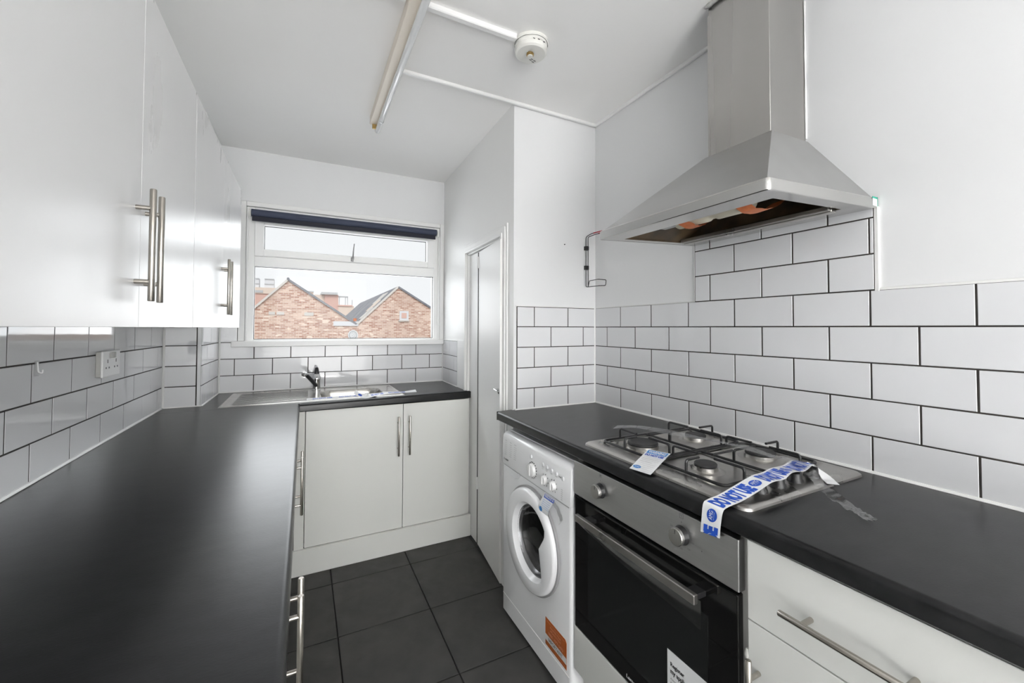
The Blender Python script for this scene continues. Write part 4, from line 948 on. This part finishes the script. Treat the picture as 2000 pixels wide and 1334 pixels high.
o2, tf2, T2 = ribbon('strip', pts, [Vector((1, .2, .3)), Vector((1, .5, .2)), Vector((1, -.4, .1)), Vector((.9, -.8, 0)), Vector((.8, -.8, 0))], .027, 'tape_white', tz_, 6)
lab(o2, 'folded-over tail of the tape')
b = new(); put_text(b, 'DO NOT', lambda s, t: tf2(T2-s, t, -.0008), .004, .040, -.35, .35, .05); obj('lettering', b, 'ink_blue', tz_)
# warning card lying on the front edge of the hob
wcard = thing('warning_card', 'white warning card reading WARNING DO NOT USE on the front edge of the hob', 'card', (.90, .88, ZT))
cpts = [(.838, .864, -.3965), (.862, .873, -.3915), (.885, .882, -.3865), (.920, .896, -.3800), (.950, .908, -.3745), (.969, .916, -.3725)]
o3, cf, CL = ribbon('paper', cpts, [Vector((-.20, .98, 0)), Vector((-.24, .97, 0)), Vector((-.28, .96, 0)), Vector((-.32, .95, 0)), Vector((-.36, .93, 0)), Vector((-.38, .92, 0))], .068, 'paper_white', wcard, 5)
fcard = lambda a, h: cf(h, a/.070-.5 if False else .5-a/.070, .0008)
fcard2 = lambda a, h: cf(h, .5-a/.070, .0013)
b = new(); NB = 6
for i in range(NB): h0 = CL-.030+.024*i/NB; h1 = CL-.030+.024*(i+1)/NB; put_poly(b, [(.004, h0), (.066, h0), (.066, h1), (.004, h1)], fcard)
lab(obj('header', b, 'ink_light_blue', wcard), 'blue header band')
b = new(); put_text(b, 'WARNING', fcard2, .008, .062, CL-.027, CL-.010, .04); obj('lettering', b, 'paper_white', wcard)
b = new(); put_text(b, 'DO NOT USE', fcard2, .006, .064, CL-.047, CL-.034, .05); lab(obj('lettering', b, 'ink_blue', wcard), 'blue words DO NOT USE')
b = new()
for i in range(9): put_text(b, ('This appliance is not to be used until', 'it has been commissioned and tested')[i % 2] if i < 4 else '_____________________________', fcard2, .008, .062 if i != 3 else .046, CL-.058-.010*i, CL-.054-.010*i if i < 4 else CL-.0575-.010*i, .0)
obj('small_print', b, 'ink_grey', wcard)
b = new(); put_poly(b, oval(.016, .020, .0125, .009, 22), fcard); lab(obj('emblem', b, 'ink_light_blue', wcard), 'blue oval emblem')
b = new(); put_text(b, 'AMG', fcard2, .008, .024, .016, .024, .0); obj('emblem_lettering', b, 'paper_white', wcard)
# clear packing tape over the hob
pts = [(.995, 1.145, -.350), (1.05, 1.09, -.344), (1.10, 1.0, -.348), (1.135, .92, -.351), (1.15, .85, -.350), (1.165, .77, -.350), (1.175, .70, -.358), (1.175, .66, -.352), (1.165, .605, -.366), (1.13, .560, -.380), (1.105, .515, -.3925), (1.075, .462, -.3965), (1.055, .425, -.3975)]
ss = [Vector((1, .5, .1)), Vector((1, .6, 0)), Vector((1, .3, .2)), Vector((1, .2, 0)), Vector((1, .2, -.1)), Vector((1, .1, .1)), Vector((1, .2, 0)), Vector((1, .1, .3)), Vector((.8, -.3, .5)), Vector((.7, -.4, .1)), Vector((.8, -.5, .4)), Vector((.7, -.6, .2)), Vector((.7, -.5, .1))]
oc, cfn, CL2 = ribbon('clear_tape', pts, ss, .042, 'clear_film', crumple=.007)
tag(oc, 'crumpled clear sticky tape lying across the hob onto the worktop', 'tape')
# tape on the sink
st = thing('barrier_tape', 'crumpled blue and white printed tape lying along the front of the sink', 'tape', (.3, 2.52, ZT))
pts = [(.02, 2.530, -.3935), (.12, 2.536, -.3935), (.22, 2.538, -.3930), (.30, 2.528, -.392), (.325, 2.50, -.387), (.328, 2.47, -.389)]
o, sf, SL = ribbon('strip', pts, [Vector((0, 1, .15))]*4+[Vector((.5, .8, .9)), Vector((.6, .5, .9))], .034, 'tape_white', st, 8)
b = new(); put_text(b, 'DO NOT USE', lambda s, t: sf(s, t), .03, .13, -.3, .3, .05); put_text(b, 'DO NOT USE', lambda s, t: sf(s, t), .165, .265, -.3, .3, .05); obj('lettering', b, 'ink_blue', st)
pts = [(.262, 2.475, -.360), (.285, 2.47, -.378), (.32, 2.475, -.388), (.38, 2.52, -.391), (.46, 2.56, -.3915), (.55, 2.575, -.396), (.64, 2.60, -.3965)]
o, sf, SL = ribbon('strip', pts, [Vector((.5, .8, .5)), Vector((.3, .9, .5)), Vector((0, 1, .7)), Vector((-.2, 1, .3)), Vector((-.1, 1, .2)), Vector((0, 1, .1)), Vector((0, 1, .3))], .036, 'tape_white', st, 8)
lab(o, 'curled second length of the tape')
b = new(); put_text(b, 'DO NOT USE', lambda s, t: sf(s, t), .11, .20, -.3, .3, .05); put_text(b, 'DO NOT USE', lambda s, t: sf(s, t), .235, .34, -.3, .3, .05); put_poly(b, oval(.035, 0, .012, .26, 18), lambda s, t: sf(s, t)); obj('lettering', b, 'ink_blue', st)

# ---------------------------------------------------------------- outside the window
YG = 22.0; GR = -6.0
tag(obj('ground', box(new(), -60, 80, 6, 120, GR-.2, GR), 'ground_grey', origin=(0, 40, GR)), 'grey ground below the brick gables outside', 'ground')['kind'] = 'structure'
def gable(name, poly_, label, depth, roofs):
    t = thing(name, label, 'building', ((poly_[0][0]+poly_[-1][0])/2, YG, GR), 'brick warehouse gables outside the window')
    b = new(); prism(b, poly_, 'Y', YG, YG+depth); obj('wall', b, 'brickwork', t)
    for (x0, z0), (x1, z1), m in roofs:
        d = Vector((x1-x0, 0, z1-z0)).normalized(); nrm = Vector((-d.z, 0, d.x)); nrm = nrm if nrm.z > 0 else -nrm
        a, c = Vector((x0, 0, z0))-d*.0, Vector((x1, 0, z1))
        q = [(a.x, a.z), (c.x, c.z), (c.x+nrm.x*.06, c.z+nrm.z*.06), (a.x+nrm.x*.06, a.z+nrm.z*.06)]
        b = new(); prism(b, q, 'Y', YG+.05, YG+depth); obj('roof', b, 'slate', t)
        q = [(a.x-nrm.x*.02, a.z-nrm.z*.02), (c.x-nrm.x*.02, c.z-nrm.z*.02), (c.x+nrm.x*.07, c.z+nrm.z*.07), (a.x+nrm.x*.07, a.z+nrm.z*.07)]
        b = new(); prism(b, q, 'Y', YG-.08, YG+.05); obj('verge', b, m, t)
    return t
g1 = gable('brick_building', [(-3.8, GR), (2.39, GR), (2.39, .15), (-.68, 2.24), (-3.8, -.95)], 'brick building with the pointed gable on the left outside the window', 16,
           [((-3.8, -.95), (-.68, 2.24), 'coping'), ((-.68, 2.24), (2.36, .17), 'slate')])
b = new(); lathe(b, (-.68, YG-.12, 2.30), (0, 1, 0), [(.0, 0), (.06, 0), (.06, .2), (0, .2)], 14); obj('ridge_tile', b, 'slate', g1)
for x0, x1, z0, z1 in ((-1.45, -1.20, .60, .74), (-1.13, -.82, .60, .74), (.02, .42, .58, .74)): obj('stone_patch', box(new(), x0, x1, YG-.03, YG+.05, z0, z1), 'coping', g1)
lab(obj('lintel', box(new(), 1.30, 2.46, YG-.06, YG+.05, .10, .33), 'far_panel', g1), 'long pale lintel board')
b = new(); box(b, 2.22, 2.36, YG-.10, YG-.02, .34, .48); lab(obj('patch', b, 'tape_orange', g1), 'orange patch at the roof valley')
g2 = gable('brick_building', [(2.395, GR), (9.5, GR), (9.5, -.9), (4.42, 2.14), (2.395, .16)], 'brick building with the second gable and small window, right outside the window', 16,
           [((2.42, .18), (4.42, 2.14), 'coping'), ((4.42, 2.14), (9.5, -.9), 'slate')])
w = obj('window', box(new(), 4.50, 4.97, YG-.05, YG+.03, .42, .90), 'far_panel', g2); lab(w, 'small pale-framed window')
obj('pane', box(new(), 4.60, 4.86, YG-.07, YG-.04, .52, .80), 'far_pink', w)
b = new(); box(b, 4.45, 5.0, YG-.10, YG+.02, .36, .42); obj('window_sill', b, 'coping', g2)
b = new(); box(b, 5.9, 9.5, YG-.02, YG+.1, .3, 1.05); 
for k in range(3):
    x0 = 2.62+.46*k; zq = .36+.45*k; b2 = new(); prism(b2, [(x0, zq+.06), (x0+.62, zq+.66), (x0+.58, zq+.72), (x0-.03, zq+.12)], 'Y', YG+.3+.5*k, YG+1.1+.9*k); lab(obj('roof_patch', b2, 'coping' if k != 1 else 'far_cream', g2), 'pale exposed batten on the broken roof')
b.free()
YH = 45.0
fb = thing('far_building', 'pale red building with grey roof vents far behind the left gable', 'building', (-4, YH, GR), 'distant buildings behind the gables')
obj('wall', box(new(), -14, -.9, YH, YH+10, GR, 3.25), 'far_pink', fb); obj('parapet', box(new(), -14.1, -.8, YH-.1, YH+10, 3.2, 3.77), 'far_cream', fb)
for x0, x1 in ((-4.9, -3.83), (-3.38, -2.60)):
    v = obj('roof_vent', box(new(), x0, x1, YH+.5, YH+1.6, 3.7, 4.70), 'far_panel', fb)
    b = new()
    for z in (4.60, 4.13): box(b, x0-.01, x1+.01, YH+.44, YH+.5, z, z+.09)
    obj('louvre', b, 'far_grey', v)
b = new(); box(b, -4.3, -3.45, YH-.14, YH-.02, 3.28, 3.50); obj('sign_board', b, 'far_grey', fb)
fc_ = thing('far_building', 'red block with a flat grey cap and roof frame seen between the gables', 'building', (2.4, YH, GR), 'distant buildings behind the gables')
obj('wall', box(new(), 1.85, 3.10, YH, YH+6, GR, 3.32), 'far_pink', fc_); obj('roof', box(new(), 1.52, 3.02, YH-.3, YH+5, 3.32, 3.55), 'far_grey', fc_); obj('side_wing', box(new(), .9, 1.9, YH+.2, YH+6, GR, 3.30), 'far_cream', fc_)
obj('low_wing', box(new(), 3.1, 4.6, YH, YH+5, GR, 2.25), 'far_cream', fc_); obj('parapet', box(new(), 3.05, 4.45, YH-.1, YH+5, 2.2, 2.33), 'far_pink', fc_)
b = new()
for x in (3.2, 3.78, 3.98): box(b, x-.035, x+.035, YH+.1, YH+.2, 2.3, 3.15)
box(b, 3.12, 4.02, YH+.1, YH+.25, 3.1, 3.24); box(b, 4.38, 4.46, YH+.1, YH+.2, 2.3, 2.86); obj('roof_frame', b, 'far_grey', fc_)
fd = thing('far_building', 'small pale block peeping over the left gable roof', 'building', (.55, YH+3, GR), 'distant buildings behind the gables')
obj('wall', box(new(), .1, .85, YH+2, YH+7, GR, 3.66), 'far_cream', fd); obj('roof', box(new(), .0, .88, YH+1.9, YH+7, 3.66, 3.78), 'far_grey', fd)
# print and marks too fine to be picked apart one by one
for o in bpy.data.objects:
    if o.type == 'MESH' and o.parent and o.name.split('.')[0] in ('small_print', 'dial_marks', 'fascia_marks', 'pin_holes', 'vents', 'vent_slots', 'louvre', 'lettering', 'header', 'marker') and len(o.data.polygons) > 3:
        o['kind'] = 'stuff'
